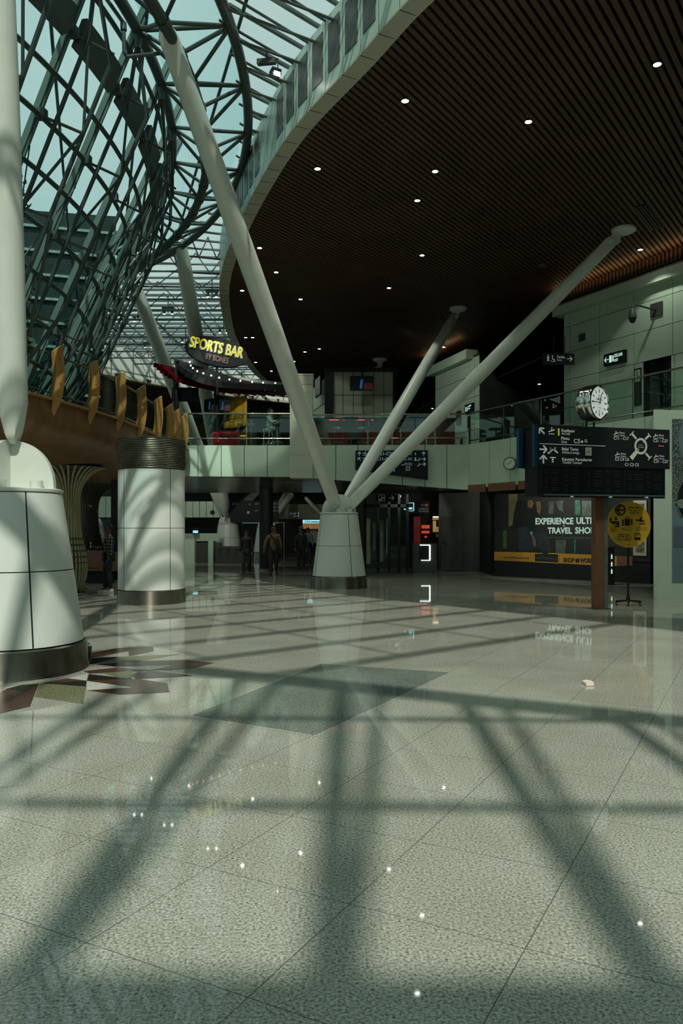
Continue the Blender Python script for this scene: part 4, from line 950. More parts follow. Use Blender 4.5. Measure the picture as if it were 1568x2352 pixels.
m = MB(); m.cyl(c+V((0, .12, -.4)), c+V((0, .12, -1.5)), .05, n=10); m.build('post', M_BLACK, sg, 40)
# flag
fl = thing('flag', P(540, 960, 29.2), 'yellow flag with dark lettering hung behind the balustrade', 'flag'); a, b = P(513, 915, 29.2), P(566, 908, 29.2); m = MB(); N = 16; vs = []
for j in range(7):
    for i in range(N+1):
        q = i/N; z = j/6; e = b.lerp(a, 1-q); h = 1.12+.04*math.sin(q*3); vs.append(e+V((0, .05*math.sin(q*17+z*2)*(.4+z), -z*h-.03*math.sin(q*math.pi)*(1-z))))
m.add(vs, [(j*(N+1)+i, j*(N+1)+i+1, (j+1)*(N+1)+i+1, (j+1)*(N+1)+i) for j in range(6) for i in range(N)]); o = m.build('cloth', M_FLAG, fl, 180); mo = o.modifiers.new('t', 'SOLIDIFY'); mo.thickness = .008
pl = Plane(P(513, 950, 29.08), (1, 0, .13)); m = MB(); text(m, pl, 'EAST ZONE', .03, .20, .13, .74, 'l', .015); stroke(m, pl, [(.03, .25), (.77, .25)], .03); m.build('lettering', M_INK, fl)
m = MB(); m.cyl(P(511, 916, 29.2), P(567, 907, 29.2), .014, n=8); m.cyl(P(566, 908, 29.25), V((P(566, 908, 29.25).x, 29.25, MZ)), .02, n=8); m.build('pole', M_YSIGN, fl)
# bottle fridge and shelf, red sofa
br = thing('bar_cart', P(545, 1005, 29.0), 'dark serving stand with rows of small bottles below the yellow flag', 'stand'); p = P(548, 985, 29.2); m = MB(); m.box((p.x, 29.6, MZ+.55), (1.2, .5, 1.1)); m.build('body', M_BLACK, br); m = MB(); m.box((P(560, 0, 29.2).x, 29.5, EYE+(HY-976)*29.3/F), (.75, .6, .08)); m.box((P(576, 0, 29.2).x, 29.5, MZ+.6), (.07, .5, 1.2)); m.build('stone_top', M_DARK2, br)
for r, z in ((0, 5.15), (1, 5.02)): m = MB(); m.box((P(536, 0, 29.2).x, 29.32, z), (.9, .03, .06)); m.build('bottle_row', (M_GOLIVE if r else M_YBAR), br)
so_ = thing('red_sofa', P(514, 1020, 28.2), 'red rounded sofa behind the balustrade', 'sofa'); p = P(514, 1010, 28.3); m = MB(); m.lathe([(0, MZ+.62), (.42, MZ+.60), (.50, MZ+.52), (.50, MZ)], (p.x, 28.4, 0), 32); m.build('body', M_RED, so_, 40); m = MB(); m.box((p.x, 28.95, MZ+.5), (1.0, .12, .5)); m.build('backrest', M_RED, so_)
# ================================================================== signs and things of the lower hall
# --- big wayfinding sign with display board, post and clock
SO = V((3.925, 15.7, 3.776)); SU = V((3.0, .85, 0)).normalized(); SN = V((SU.y, -SU.x, 0)); SW, SH = 3.12, .83
pc = SO+SU*1.45; wf_ = thing('wayfinding_sign', (pc.x, pc.y+.3, 0), 'big dark overhead wayfinding sign with route map on a brown post', 'sign')
pl = Plane(SO, SU)
m = MB(); m.prism([pl.at(0, 0), pl.at(SW, 0), pl.at(SW, SH), pl.at(0, SH)], pl.n*-.07); m.build('front_panel', M_SIGN, wf_)
m = MB(); m.prism([pl.at(-.02, 0, -.62), pl.at(SW, 0, -.62), pl.at(SW, SH, -.62), pl.at(-.02, SH, -.62)], pl.n*-.07); m.build('rear_panel', M_SIGN, wf_)
m = MB(); m.prism([pl.at(-.075, -.0, .004), pl.at(.0, 0, .004), pl.at(.0, SH, .004), pl.at(-.075, SH, .004)], pl.n*-.08); m.build('blue_edge', M_BLUE, wf_); m = MB(); m.prism([pl.at(-.09, 0, -.6), pl.at(.0, 0, -.6), pl.at(.0, SH, -.6), pl.at(-.09, SH, -.6)], pl.n*-.10); m.build('blue_edge', M_BLUE, wf_)
m = MB(); m.prism([pl.at(.05, .06, -.08), pl.at(SW-.05, .06, -.08), pl.at(SW-.05, SH+.6, -.08), pl.at(.05, SH+.6, -.08)], pl.n*-.52); m.build('frame_core', M_BLACK, wf_)
fb = m = MB(); m.prism([pl.at(.07, SH+.005, -.02), pl.at(SW-.10, SH+.005, -.02), pl.at(SW-.10, SH+.62, -.02), pl.at(.07, SH+.62, -.02)], pl.n*-.06); m.build('display_casing', M_BLACK, wf_)
for k in range(3):
    x0 = .12+k*.97; m = MB(); rect(m, pl, x0, SH+.04, .94, .50, -.012); scn = m.build('display_screen', M_SCREEN, wf_)
    m = MB()
    for r in range(9):
        for cx, cw in ((.04, .1), (.2, .22), (.5, .1), (.68, .18)):
            if (r*7+int(cx*50)+k) % 4: rect(m, pl, x0+cx, SH+.075+r*.05, cw*(.7+.3*((r*3+k) % 3)/2), .014, -.009)
    m.build('display_rows', mat('dim_text', (.014, .017, .017), .6), scn)
m = MB(); m.prism([pl.at(.15, SH+.555, -.015), pl.at(SW-.12, SH+.555, -.015), pl.at(SW-.12, SH+.59, -.015), pl.at(.15, SH+.59, -.015)], pl.n*.02); m.build('light_bar', mat('teal_bar', (.06, .10, .10), .4), wf_)
for x in (.78, 1.68, 2.55): m = MB(); m.box(pl.at(x, SH+.605, .0), (.05, .04, .025), SU, SN); m.build('status_lamp', M_LETTER, wf_)
po = pl.at(1.635, 0, -.34); px = V((po.x, po.y, 0))
m = MB(); m.box(px+V((0, 0, 1.18))-SU*.03, (.20, .15, 2.36), SU, SN); m.build('post', M_BROWNP, wf_)
m = MB(); m.box(px+V((0, 0, 1.18))+SU*.12, (.09, .16, 2.36), SU, SN); m.build('post_edge', mat('post_grey', (.13, .13, .10), .35, noise=.2), wf_); m = MB(); m.box(px+V((0, 0, .01)), (.40, .26, .02), SU, SN); m.build('post_foot', M_STEEL, wf_)
# lettering: u = pixel offsets from the front panel, 1 px of the photo along the sign is SW/304
kx, ky = SW/304, SH/97.
X = lambda p: (p-1234)*kx
def Y(px_, py): return (py-(975+(px_-1234)*13/304))*SH/(95-(px_-1234)*6/304)
m = MB(); arrow(m, pl, X(1243.5), Y(1243, 990), .16, 135, .2); plane_icon(m, pl, X(1264.5), Y(1264, 991), .14)
text(m, pl, 'Ketibaan', X(1286.5), Y(1287, 992), .060, .30, 'l', .015); text(m, pl, 'Arrivals', X(1286.5), Y(1287, 998.5), .052, .20, 'l', 0)
text(m, pl, 'Pintu', X(1286), Y(1287, 1010), .062, .185, 'l', .015); text(m, pl, 'Gate', X(1286), Y(1287, 1017.5), .052, .13, 'l', 0)
text(m, pl, 'C5', X(1314), Y(1314, 1017.5), .088, .145, 'l', .008)
disc(m, pl, X(1332.5), Y(1332, 1014.5), .025); rect(m, pl, X(1338), Y(1339, 1010), .06, .015); rect(m, pl, X(1338), Y(1339, 1014), .07, .015)
stroke(m, pl, [(X(1238), Y(1238, 1019)), (X(1386), Y(1386, 1024.5))], .011)
arrow(m, pl, X(1246), Y(1246, 1032), .165, 0, .2); escalator_icon(m, pl, X(1262.5), Y(1262, 1034), .13); disc(m, pl, X(1272), Y(1272, 1029), .016); stroke(m, pl, [(X(1271.5), Y(1272, 1032)), (X(1273), Y(1273, 1037)), (X(1276), Y(1276, 1037)), (X(1278), Y(1278, 1041))], .03)
text(m, pl, 'Balai Tamu', X(1287.5), Y(1288, 1034), .060, .375, 'l', .015); text(m, pl, 'Airlines Lounge', X(1287.5), Y(1288, 1041.5), .055, .40, 'l', 0)
arrow(m, pl, X(1246.5), Y(1246, 1055), .165, 90, .2); man_icon(m, pl, X(1267), Y(1267, 1056), .125); stroke(m, pl, [(X(1261), Y(1261, 1050.5)), (X(1274), Y(1274, 1051))], .02)
text(m, pl, 'Kaunter Pertukaran', X(1288), Y(1288, 1057.5), .060, .685, 'l', .015); text(m, pl, 'Transfer Counter', X(1288), Y(1288, 1064.5), .055, .46, 'l', 0)
for lx, ly, tx in ((1404, 993, 'C11 - C17'), (1497, 999, 'C21 - C27'), (1407, 1041, 'C2 C4 C6'), (1498, 1046, 'C31 - C37')):
    plane_icon(m, pl, X(lx+6), Y(lx, ly+4), .105); rect(m, pl, X(lx+12), Y(lx, ly), .004, .08); text(m, pl, 'Pintu', X(lx+15), Y(lx, ly+2.8), .040, .115, 'l', .006); text(m, pl, 'Gates', X(lx+15), Y(lx, ly+8.3), .036, .12, 'l', 0)
    text(m, pl, tx, X(lx+1), Y(lx, ly+16.5), .062, .36 if '-' in tx else .335, 'l', .010)
text(m, pl, 'C1 C3 C5', X(1431), Y(1431, 1070), .062, .335, 'l', .010)
m.build('lettering', M_LETTER, wf_)
m = MB(); cx_, cy_ = X(1468.5), Y(1468, 1025); n = 40
for i in range(n):
    a0, a1 = 2*math.pi*i/n, 2*math.pi*(i+1)/n
    poly(m, pl, [(cx_+.155*math.cos(a0), cy_+.172*math.sin(a0)), (cx_+.155*math.cos(a1), cy_+.172*math.sin(a1)), (cx_+.112*math.cos(a1), cy_+.125*math.sin(a1)), (cx_+.112*math.cos(a0), cy_+.125*math.sin(a0))])
for (x0, y0, x1, y1) in ((1458, 1008, 1447, 996), (1479, 1009, 1489, 1000), (1480, 1041, 1490, 1052)):
    stroke(m, pl, [(X(x0), Y(x0, y0)), (X(x1), Y(x1, y1))], .045); dx, dy = (x1-x0), (y1-y0); stroke(m, pl, [(X(x1)-dy*.0042, Y(x1, y1)+dx*.0042), (X(x1)+dy*.0042, Y(x1, y1)-dx*.0042)], .02)
poly(m, pl, [(X(1455), Y(1455, 1035)), (X(1461), Y(1461, 1041)), (X(1449), Y(1449, 1057)), (X(1442), Y(1442, 1049))]); ring(m, pl, X(1461), Y(1461, 1033.5), .018, .034, 16, lift=.009); ring(m, pl, X(1476.5), Y(1476, 1014), .018, .034, 16, lift=.009)
text(m, pl, 'Laluan', cx_, cy_-.015, .028, .10, 'c', 0); text(m, pl, 'Penumpang', cx_, cy_+.03, .028, .15, 'c', 0); m.build('route_map', mat('map_cream', (.42, .47, .38), .5, emit=(.55, .62, .50), es=.16), wf_)
m = MB(); rect(m, pl, X(1278.5), Y(1278, 984), .035, .145, .008); m.build('yellow_bar', M_YBAR, wf_)
m = MB(); rect(m, pl, X(1340), Y(1340, 1027.5), .145, .165, .007); mpl = m.build('lounge_plate', mat('plate_grey', (.40, .43, .36), .5), wf_); m = MB(); text(m, pl, 'LOUNGE', X(1347), Y(1347, 1038), .02, .10, 'c', 0, .010); rect(m, pl, X(1343), Y(1343, 1039), .08, .006, .010); stroke(m, pl, [(X(1345), Y(1345, 1035)), (X(1348), Y(1348, 1032))], .012, lift=.010); m.build('plate_print', M_DARK2, mpl)
m = MB(); rect(m, pl, X(1510), Y(1510, 1023), .14, .028, .007); ml = m.build('red_tag', mat('tag_red', (.45, .05, .03), .5), wf_); m = MB(); text(m, pl, 'Anda di sini', X(1517), Y(1517, 1025.6), .016, .11, 'c', 0, .010); m.build('tag_print', M_LETTER, ml)
for s in (-.10, .08): m = MB(); m.cyl(pl.at(1.41+s, .02, -.3), pl.at(1.41+s, -.14, -.3), .02, n=8); m.build('clock_mount', M_BLACK, wf_)
# clock
cd = pl.at(1.415, -.505, -.05); cdir = (SN*.96+V((.52, 0, 0))).normalized(); ck = thing('clock', cd-V((0, 0, .37)), 'round chrome clock with white face on top of the wayfinding sign', 'clock')
cu_ = V((-cdir.y, cdir.x, 0)); cpln = Plane(cd+cdir*.02, cu_); cpln.n = cdir
e1, e2 = cu_, V((0, 0, 1)); prof = [(.0, -.36), (.24, -.36), (.28, -.345), (.30, -.31), (.355, -.28), (.372, -.22), (.372, -.12), (.365, -.10), (.375, -.08), (.375, .02), (.362, .045), (.335, .055), (.315, .03)]
n = 56; m = MB(); vs = [cd+cdir*h+(e1*math.cos(2*math.pi*i/n)+e2*math.sin(2*math.pi*i/n))*r for r, h in prof for i in range(n)]
m.add(vs, [(j*n+i, j*n+(i+1) % n, (j+1)*n+(i+1) % n, (j+1)*n+i) for j in range(len(prof)-1) for i in range(n)]); m.build('case', M_CHROME, ck, 30)
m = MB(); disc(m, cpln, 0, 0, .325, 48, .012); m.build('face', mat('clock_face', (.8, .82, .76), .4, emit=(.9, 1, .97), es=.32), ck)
m = MB()
for k in range(12):
    a = math.pi*k/6; stroke(m, cpln, [(.205*math.sin(a), -.205*math.cos(a)), (.275*math.sin(a), -.275*math.cos(a))], .022 if k % 3 else .026, lift=.018)
m.build('hour_marks', M_INK, ck)
m = MB(); stroke(m, cpln, [(0, .02), (.085, -.19)], .022, lift=.026); m.build('hour_hand', M_INK, ck); m = MB(); stroke(m, cpln, [(.05, 0), (-.285, -.005)], .016, lift=.03); disc(m, cpln, 0, 0, .022, 16, .031); m.build('minute_hand', M_INK, ck)
m = MB(); ring(m, cpln, 0, -.125, .026, .036, 20, rad(120), rad(420), .018); stroke(m, cpln, [(-.045, -.09), (-.018, -.09)], .01, lift=.018); stroke(m, cpln, [(.045, -.09), (.018, -.09)], .01, lift=.018)
text(m, cpln, 'OMEGA', 0, -.045, .042, .235, 'c', .01, .018); text(m, cpln, 'Constellation', 0, .115, .026, .15, 'c', 0, .018)
for k in range(5): a = 2*math.pi*k/5; poly(m, cpln, [(.0+.028*math.sin(a), .17-.028*math.cos(a)), (.009*math.sin(a+.63), .17-.009*math.cos(a+.63)), (0, .17), (.009*math.sin(a-.63), .17-.009*math.cos(a-.63))], lift=.018)
m.build('dial_print', M_INK, ck)
# --- yellow round sign on a stand
yc = P(1444, 1205, 17.2); yu = V((1, .12, 0)).normalized(); yp = Plane(yc, yu); ys = thing('round_floor_sign', (yc.x, yc.y, 0), 'round yellow direction sign on a black wheeled stand', 'sign')
m = MB(); R_ = .505; pts = [(max(-.475, R_*math.cos(2*math.pi*i/64)), R_*math.sin(2*math.pi*i/64)) for i in range(64)]; m.prism([yp.at(x, y) for x, y in pts], yp.n*-.025); m.build('disc', M_YSIGN, ys)
q = lambda x, y: ((x-770)/12.06*17.2/F, (y-800)/12.06*17.2/F)
m = MB()
ring(m, yp, *q(515, 398), .09, .125, 36); arrow(m, yp, *q(520, 398), .165, 180, .2); k = 17.2/F/12.06
T = lambda tx, cx, cy, h, w_, b=.012: text(m, yp, tx, q(cx, cy)[0], q(cx, cy)[1], h*k, w_*k, 'c', b)
T('Arah sini', 910, 348, 46, 315, .03); T('This way to', 915, 418, 42, 395, .01); T('往此方向', 915, 500, 60, 265, 0)
for pts in ([(335, 590), (425, 590), (420, 612), (340, 612)], [(345, 625), (425, 625), (425, 660), (400, 680), (365, 680), (345, 660)], [(300, 705), (430, 698), (340, 800), (290, 785), (220, 735), (205, 620), (265, 615), (255, 710)], [(440, 705), (478, 702), (482, 870), (345, 872), (348, 838), (435, 830), (435, 812), (360, 810)]): poly(m, yp, [q(*p) for p in pts])
rect(m, yp, *q(568, 655), 46*k, 175*k); rect(m, yp, *q(820, 642), 48*k, 178*k); rect(m, yp, *q(640, 640), 155*k, 192*k); ring(m, yp, *q(715, 645), 50*k, 72*k, 24, math.pi, 2*math.pi)
for pts in ([(960, 655), (1030, 658), (1140, 680), (1215, 680), (1225, 700), (1190, 735), (965, 690)], [(1060, 665), (1125, 585), (1165, 580), (1130, 690)]): poly(m, yp, [q(*p) for p in pts])
rect(m, yp, *q(1065, 762), 170*k, 30*k)
for tx, cx, cy, w_ in (('Imigresen', 325, 915, 180), ('Immigration', 325, 957, 215), ('移民厅', 325, 1000, 95), ('Tuntutan Bagasi', 725, 892, 300), ('Baggage Reclaim', 725, 935, 315), ('行李认领处', 735, 978, 160), ('Pintu A, B, C, D, G, H', 1125, 885, 300), ('Gates A, B, C, D, G, H', 1125, 922, 300), ('登机口 A, B, C, D, G, H', 1125, 965, 300)): T(tx, cx, cy, 26, w_, .006)
T('melalui ruang', 615, 1085, 34, 320, .03); T('menunggu bas C5', 615, 1135, 34, 410, .03); T('via bus lounge C5', 615, 1190, 34, 500, .008); T('经C5巴士等候室', 620, 1250, 42, 410, 0); T('airports', 755, 1360, 30, 110, .01)
m2 = m
for pts in ([(930, 1060), (955, 1040), (1085, 1040), (1105, 1060), (1105, 1225), (1085, 1245), (1060, 1222), (975, 1222), (955, 1245), (932, 1222)],): poly(m, yp, [q(*p) for p in pts])
m.build('black_print', M_INK, ys); m = MB(); rect(m, yp, *q(945, 1066), 140*k, 20*k, .010); rect(m, yp, *q(945, 1098), 142*k, 55*k, .010); m.build('bus_windows', M_YSIGN, ys)
b0 = V((yc.x, yc.y+.05, 0)); m = MB(); m.cyl(b0+V((0, 0, .12)), yc+V((0, .05, .2)), .022, n=10); m.cyl(b0+V((0, 0, .10)), b0+V((0, 0, .24)), .05, .025, 10); m.build('pole', M_BLACK, ys, 40)
m = MB()
for a in (15, 75, 195, 255, 135, 315): d = V((math.cos(rad(a)), math.sin(rad(a))*.8, 0)); m.bar(b0+V((0, 0, .11)), b0+d*.30+V((0, 0, .085)), .045, .03)
m.build('base_arms', M_BLACK, ys)
for a in (15, 135, 195, 255, 315): d = V((math.cos(rad(a)), math.sin(rad(a))*.8, 0)); c_ = b0+d*.29+V((0, 0, .035)); m = MB(); m.cyl(c_-V((.015, 0, 0)), c_+V((.015, 0, 0)), .033, n=12); m.build('caster', M_DARK2, ys, 40)
# --- white wall block at the right with the watch poster
wp_ = thing('wall_lower_right', (9.5, 19.2, 0), 'pale green plain wall block at the right edge', 'wall', None, 'structure'); wl = V((7.52, 18.9, 0)); wu = V((1, .13, 0)).normalized()
m = MB(); m.prism([wl, wl+wu*6, wl+wu*6+V((0, 0, 4.56)), wl+V((0, 0, 4.56))], (.52, 1.2, 0)); m.build('wall_block', M_WALL, wp_)
pp = Plane(wl+wu*.48+V((0, -.02, 4.34)), wu); pst = thing('poster', pp.at(1.2, 3.95), 'tall blue-grey poster of a jewelled watch at the right edge', 'poster')
m = MB(); m.prism([pp.at(0, 0), pp.at(2.4, 0), pp.at(2.4, 3.95), pp.at(0, 3.95)], pp.n*-.015); m.build('sheet', mat('poster_blue', (.13, .20, .22), .45, noise=.12, nscale=1.), pst)
m = MB(); poly(m, pp, [(0, 0), (.30, 0), (.18, .25), (.16, .6), (.28, 1.0), (.5, 1.35), (0, 1.35)]); poly(m, pp, [(0, 1.35), (.5, 1.35), (.55, 2.2), (.2, 2.4), (0, 1.9)]); m.build('sparkle_band', granite('sparkle', (.01, .014, .014), (.05, .07, .07), (.5, .55, .52), .3, False, .5), pst)
m = MB(); disc(m, pp, .85, 1.95, .72, 40, .010); m.build('watch_bezel', M_SIGN, pst); m = MB(); ring(m, pp, .85, 1.95, .50, .58, 40, lift=.014); disc(m, pp, .22, 2.05, .11, 20, .014); m.build('watch_ring', granite('sparkle2', (.03, .04, .04), (.16, .2, .19), (.6, .65, .6), .3, False, .5), pst)
m = MB(); poly(m, pp, [(.02, 2.6), (2.4, 2.6), (2.4, 3.1), (.02, 3.1)], lift=.008); m.build('print_band', mat('poster_band', (.09, .12, .17), .5), pst)
# --- shop hoarding
HO = V((5.42, 27.8, 0)); HU = V((3.95, -3.9, 0)).normalized(); hp = Plane(HO+V((0, 0, 2.9)), HU); hL = 5.6
hd = thing('shop_hoarding', HO+HU*2.8, 'dark advertising hoarding of a seated man, with travel shopping slogan', 'hoarding')
m = MB(); m.prism([HO, HO+HU*hL, HO+HU*hL+V((0, 0, .62)), HO+V((0, 0, .88))], hp.n*-.15); m.build('plinth', M_BLACK, hd)
m = MB(); m.prism([hp.at(0, 0), hp.at(hL, 0), hp.at(hL, 2.25), hp.at(0, 2.05)], hp.n*-.12); m.build('picture_panel', M_DARK, hd)
def HX(px_):  # photo column -> distance along the hoarding
    r = (px_-CX)/F; return (r*HO.y-HO.x)/(HU.x-r*HU.y)
def HH(px_, py): s = HX(px_); d = HO.y+HU.y*s; return s, 2.9-(EYE-(py-HY)*d/F)
HP = lambda *pts: [HH(*p) for p in pts]
def art(nm, mt, *polys, lift=.006):
    for p in polys: m = MB(); poly(m, hp, HP(*p), lift=lift); m.build(nm, mt, hd)
art('left_glow', mat('art_gold', (.13, .11, .05), .5, noise=.4, nscale=1.5), [(1168, 1135), (1188, 1135), (1186, 1200), (1168, 1210)]); art('green_bag', mat('art_green', (.05, .10, .02), .5, noise=.4), [(1155, 1219), (1164, 1219), (1163, 1260), (1155, 1260)])
art('teal_strips', mat('art_teal', (.015, .12, .09), .5, noise=.5), [(1320, 1149), (1332, 1149), (1333, 1183), (1320, 1183)], [(1318, 1240), (1322, 1240), (1322, 1270), (1318, 1270)]); art('grey_strips', mat('art_grey', (.06, .075, .06), .5, noise=.5, nscale=5), [(1276, 1240), (1300, 1240), (1298, 1271), (1276, 1271)], [(1260, 1152), (1272, 1152), (1270, 1180), (1260, 1180)], [(1336, 1150), (1358, 1150), (1358, 1186), (1336, 1186)], [(1275, 1152), (1293, 1149), (1293, 1176), (1283, 1170)])
art('man_jacket', M_BLACK, [(1186, 1152), (1205, 1150), (1212, 1168), (1238, 1150), (1246, 1178), (1228, 1195), (1228, 1216), (1205, 1212), (1176, 1216), (1180, 1180)], lift=.009); art('man_jeans', mat('art_denim', (.012, .022, .03), .7, noise=.4), [(1190, 1212), (1210, 1209), (1218, 1240), (1226, 1266), (1192, 1266)], [(1228, 1226), (1255, 1222), (1268, 1266), (1250, 1268), (1232, 1258)], lift=.010)
art('man_skin', mat('art_skin', (.14, .075, .04), .6, noise=.3, nscale=6), [(1212, 1150), (1222, 1148), (1226, 1158), (1220, 1168), (1212, 1164)], [(1230, 1153), (1240, 1151), (1243, 1163), (1240, 1182), (1234, 1176)], [(1216, 1221), (1221, 1222), (1230, 1240), (1231, 1254), (1228, 1257), (1223, 1248), (1222, 1236)], lift=.011)
art('man_watch', mat('art_watch', (.03, .30, .30), .4), [(1217, 1221), (1223, 1221), (1223, 1228), (1218, 1227)], lift=.014)
art('yellow_strip', mat('strip_yellow', (.40, .20, .02), .5, noise=.25, nscale=1.2), [(1135, 1267), (1228, 1269), (1228, 1291), (1135, 1287)], [(1284, 1271), (1360, 1274), (1360, 1298), (1284, 1294)], [(1395, 1276), (1416, 1277), (1416, 1300), (1395, 1299)], lift=.012)
art('brown_strip', M_BROWNP, [(1416, 1277), (1452, 1278), (1452, 1299), (1416, 1300)], lift=.012)
art('logo_frame', M_YSIGN, [(1227, 1270), (1283, 1271), (1283, 1294), (1227, 1291)], lift=.013); art('logo_plate', M_INK, [(1228, 1271.5), (1246, 1271.7), (1248, 1265), (1257, 1265), (1259, 1272), (1282, 1272.5), (1282, 1292.5), (1228, 1289.5)], lift=.016)
def htext(mb, tx, x0, x1, yb, h, b=.012, lift=.02):
    (a, y), (c_, _) = HH(x0, yb), HH(x1, yb); d = HO.y+HU.y*(a+c_)/2; text(mb, hp, tx, a, y, h*d/F, c_-a, 'l', b, lift)
m = MB(); htext(m, 'EXPERIENCE', 1230, 1317, 1204, 14, .03); htext(m, 'ULTI', 1324, 1358.5, 1203, 14.5, .03); htext(m, 'TRAVEL', 1258, 1314, 1225, 13.5, .03); htext(m, 'SHOP', 1321, 1366, 1225, 14, .03)
htext(m, 'o', 1293.3, 1297, 1209, 4, .02); m.build('slogan_lettering', mat('slogan_white', (.40, .52, .46), .5, emit=(.55, .78, .68), es=.28), hd)
m = MB(); htext(m, 'SHOP YOUR FAVOURITE BRANDS HERE', 1257, 1357, 1237, 4.2, 0); m.build('small_slogan', mat('slogan_dim', (.10, .12, .11), .5), hd)
m = MB(); htext(m, 'www.shopMYairports.com.my', 1156, 1215, 1282, 4.5, .01); htext(m, 'SHOP', 1294, 1319, 1290.5, 9.5, .04); htext(m, 'WORL', 1332, 1361, 1292, 10, .04); htext(m, 'THE', 1321, 1330, 1291, 6, .02); poly(m, hp, HP((1321, 1283), (1331, 1283), (1330, 1292), (1322, 1292)), lift=.018); m.build('strip_lettering', M_INK, hd)
m = MB(); htext(m, 'shopMYairports', 1230, 1278, 1283.5, 5.5, .0, .024); m.build('logo_lettering', mat('logo_dim', (.09, .09, .07), .5), hd)
# frame, pillar boards right of the post
m = MB(); s_ = HX(1455); m.prism([hp.at(s_, .35), hp.at(s_+.42, .35), hp.at(s_+.42, 2.05), hp.at(s_, 2.05)], hp.n*.05); m.build('ornate_frame', M_BEIGE, hd); m = MB(); m.prism([hp.at(s_+.07, .45, .052), hp.at(s_+.35, .45, .052), hp.at(s_+.35, 1.95, .052), hp.at(s_+.07, 1.95, .052)], hp.n*.006); m.build('frame_inset', granite('fern', (.03, .03, .02), (.16, .15, .09), (.4, .4, .33), .5, False, .12), hd)
m = MB(); m.prism([hp.at(s_-.9, -.1), hp.at(s_+.75, -.1), hp.at(s_+.75, .08), hp.at(s_-.9, .08)], hp.n*.08); m.build('head_board', M_BEIGE, hd)
sp = thing('slim_totem', P(1401, 1340, 23.5), 'slim black totem with pale symbols behind the brown post', 'totem'); q_ = P(1402, 1300, 23.4); m = MB(); m.box((q_.x, 23.4, .55), (.20, .10, 1.1)); m.build('body', M_BLACK, sp); m = MB(); m.box((q_.x+.03, 23.4, 1.12), (.24, .12, .05)); m.build('cap', M_STEEL, sp)
tpl = Plane((q_.x-.1, 23.345, 1.05), (1, 0, 0)); m = MB()
for y_ in (.2, .42, .64): man_icon(m, tpl, .11, y_, .16)
m.build('symbols', M_GREENL, sp)

# --- sign on the mezzanine fascia
fo = P(816, 1035, 26.75); fu = V((1, -.04, 0)); t, pl = sign_box('fascia_sign', 'dark gate direction sign with slanted lower edge on the pale fascia', 'sign', fo, fu, 166*26.7/F, 45*26.7/F, .06, None, 23*26.7/F)
k = 26.7/F/8.71; q = lambda x, y: ((x-50)*k, (y-90)*k)
m = MB(); arrow(m, pl, *q(128, 155), 75*k, 90, .17); arrow(m, pl, *q(128, 258), 75*k, 135, .17); plane_icon(m, pl, *q(235, 155), 85*k, False); plane_icon(m, pl, *q(235, 258), 85*k, False)
for tx, x0, yb, w_ in (('C21-C27', 475, 183, 350), ('C11-C17', 468, 287, 330)): text(m, pl, tx, *q(x0, yb), 62*k, w_*k, 'l', .012)
rect(m, pl, *q(818, 150), 16*k, 365*k)
for a, b, y_ in (('Kaunter Pertukaran', 'Transfer Counter', 150), ('Surau', 'Muslim Prayer Room', 255), ('Balai Tamu', 'Airlines Lounge', 360)):
    text(m, pl, a, *q(1180, y_), 24*k, None, 'r', .008); text(m, pl, b, *q(1180, y_+29), 24*k, None, 'r', .004)
man_icon(m, pl, *q(1248, 160), 60*k); disc(m, pl, *q(1247, 243), 14*k); poly(m, pl, [q(1222, 295), (q(1235, 262)), (q(1260, 262)), q(1274, 295)]); escalator_icon(m, pl, *q(1322, 265), 70*k); escalator_icon(m, pl, *q(1322, 370), 70*k)
arrow(m, pl, *q(1412, 158), 75*k, 90, .17); arrow(m, pl, *q(1412, 264), 75*k, 0, .17); arrow(m, pl, *q(1412, 366), 75*k, 0, .17); m.build('lettering', M_LETTERC, t)
m = MB(); rect(m, pl, *q(1056, 412), 84*k, 84*k); o = m.build('lounge_plate', mat('plate_grey', (.40, .43, .36), .5), t); m = MB(); disc(m, pl, *q(1098, 452), 26*k, lift=.01); m.build('plate_print', M_DARK2, o)
# small bracket clock on the fascia
c = V((5.28, 24.55, 3.72)); cn = V((-.45, -.9, 0)).normalized(); cu2 = V((-cn.y, cn.x, 0)); bk = thing('bracket_clock', c, 'small round grey clock on a bracket on the pale fascia', 'clock')
m = MB(); m.cyl(c+cn*.08, c-cn*.08, .20, n=32); m.build('case', M_DARK2, bk, 35); kp = Plane(c+cn*.085, cu2); kp.n = cn; m = MB(); disc(m, kp, 0, 0, .17, 32, .0); m.build('face', M_WALL, bk)
m = MB(); stroke(m, kp, [(0, 0), (.07, -.07)], .018); stroke(m, kp, [(0, 0), (-.12, .03)], .012)
for i in range(12): a = math.pi*i/6; stroke(m, kp, [(.13*math.sin(a), .13*math.cos(a)), (.155*math.sin(a), .155*math.cos(a))], .01)
m.build('hands', M_INK, bk); m = MB(); m.cyl(c, c+V((.42, .10, 0)), .03, n=8); m.build('bracket', M_DARK2, bk, 40)
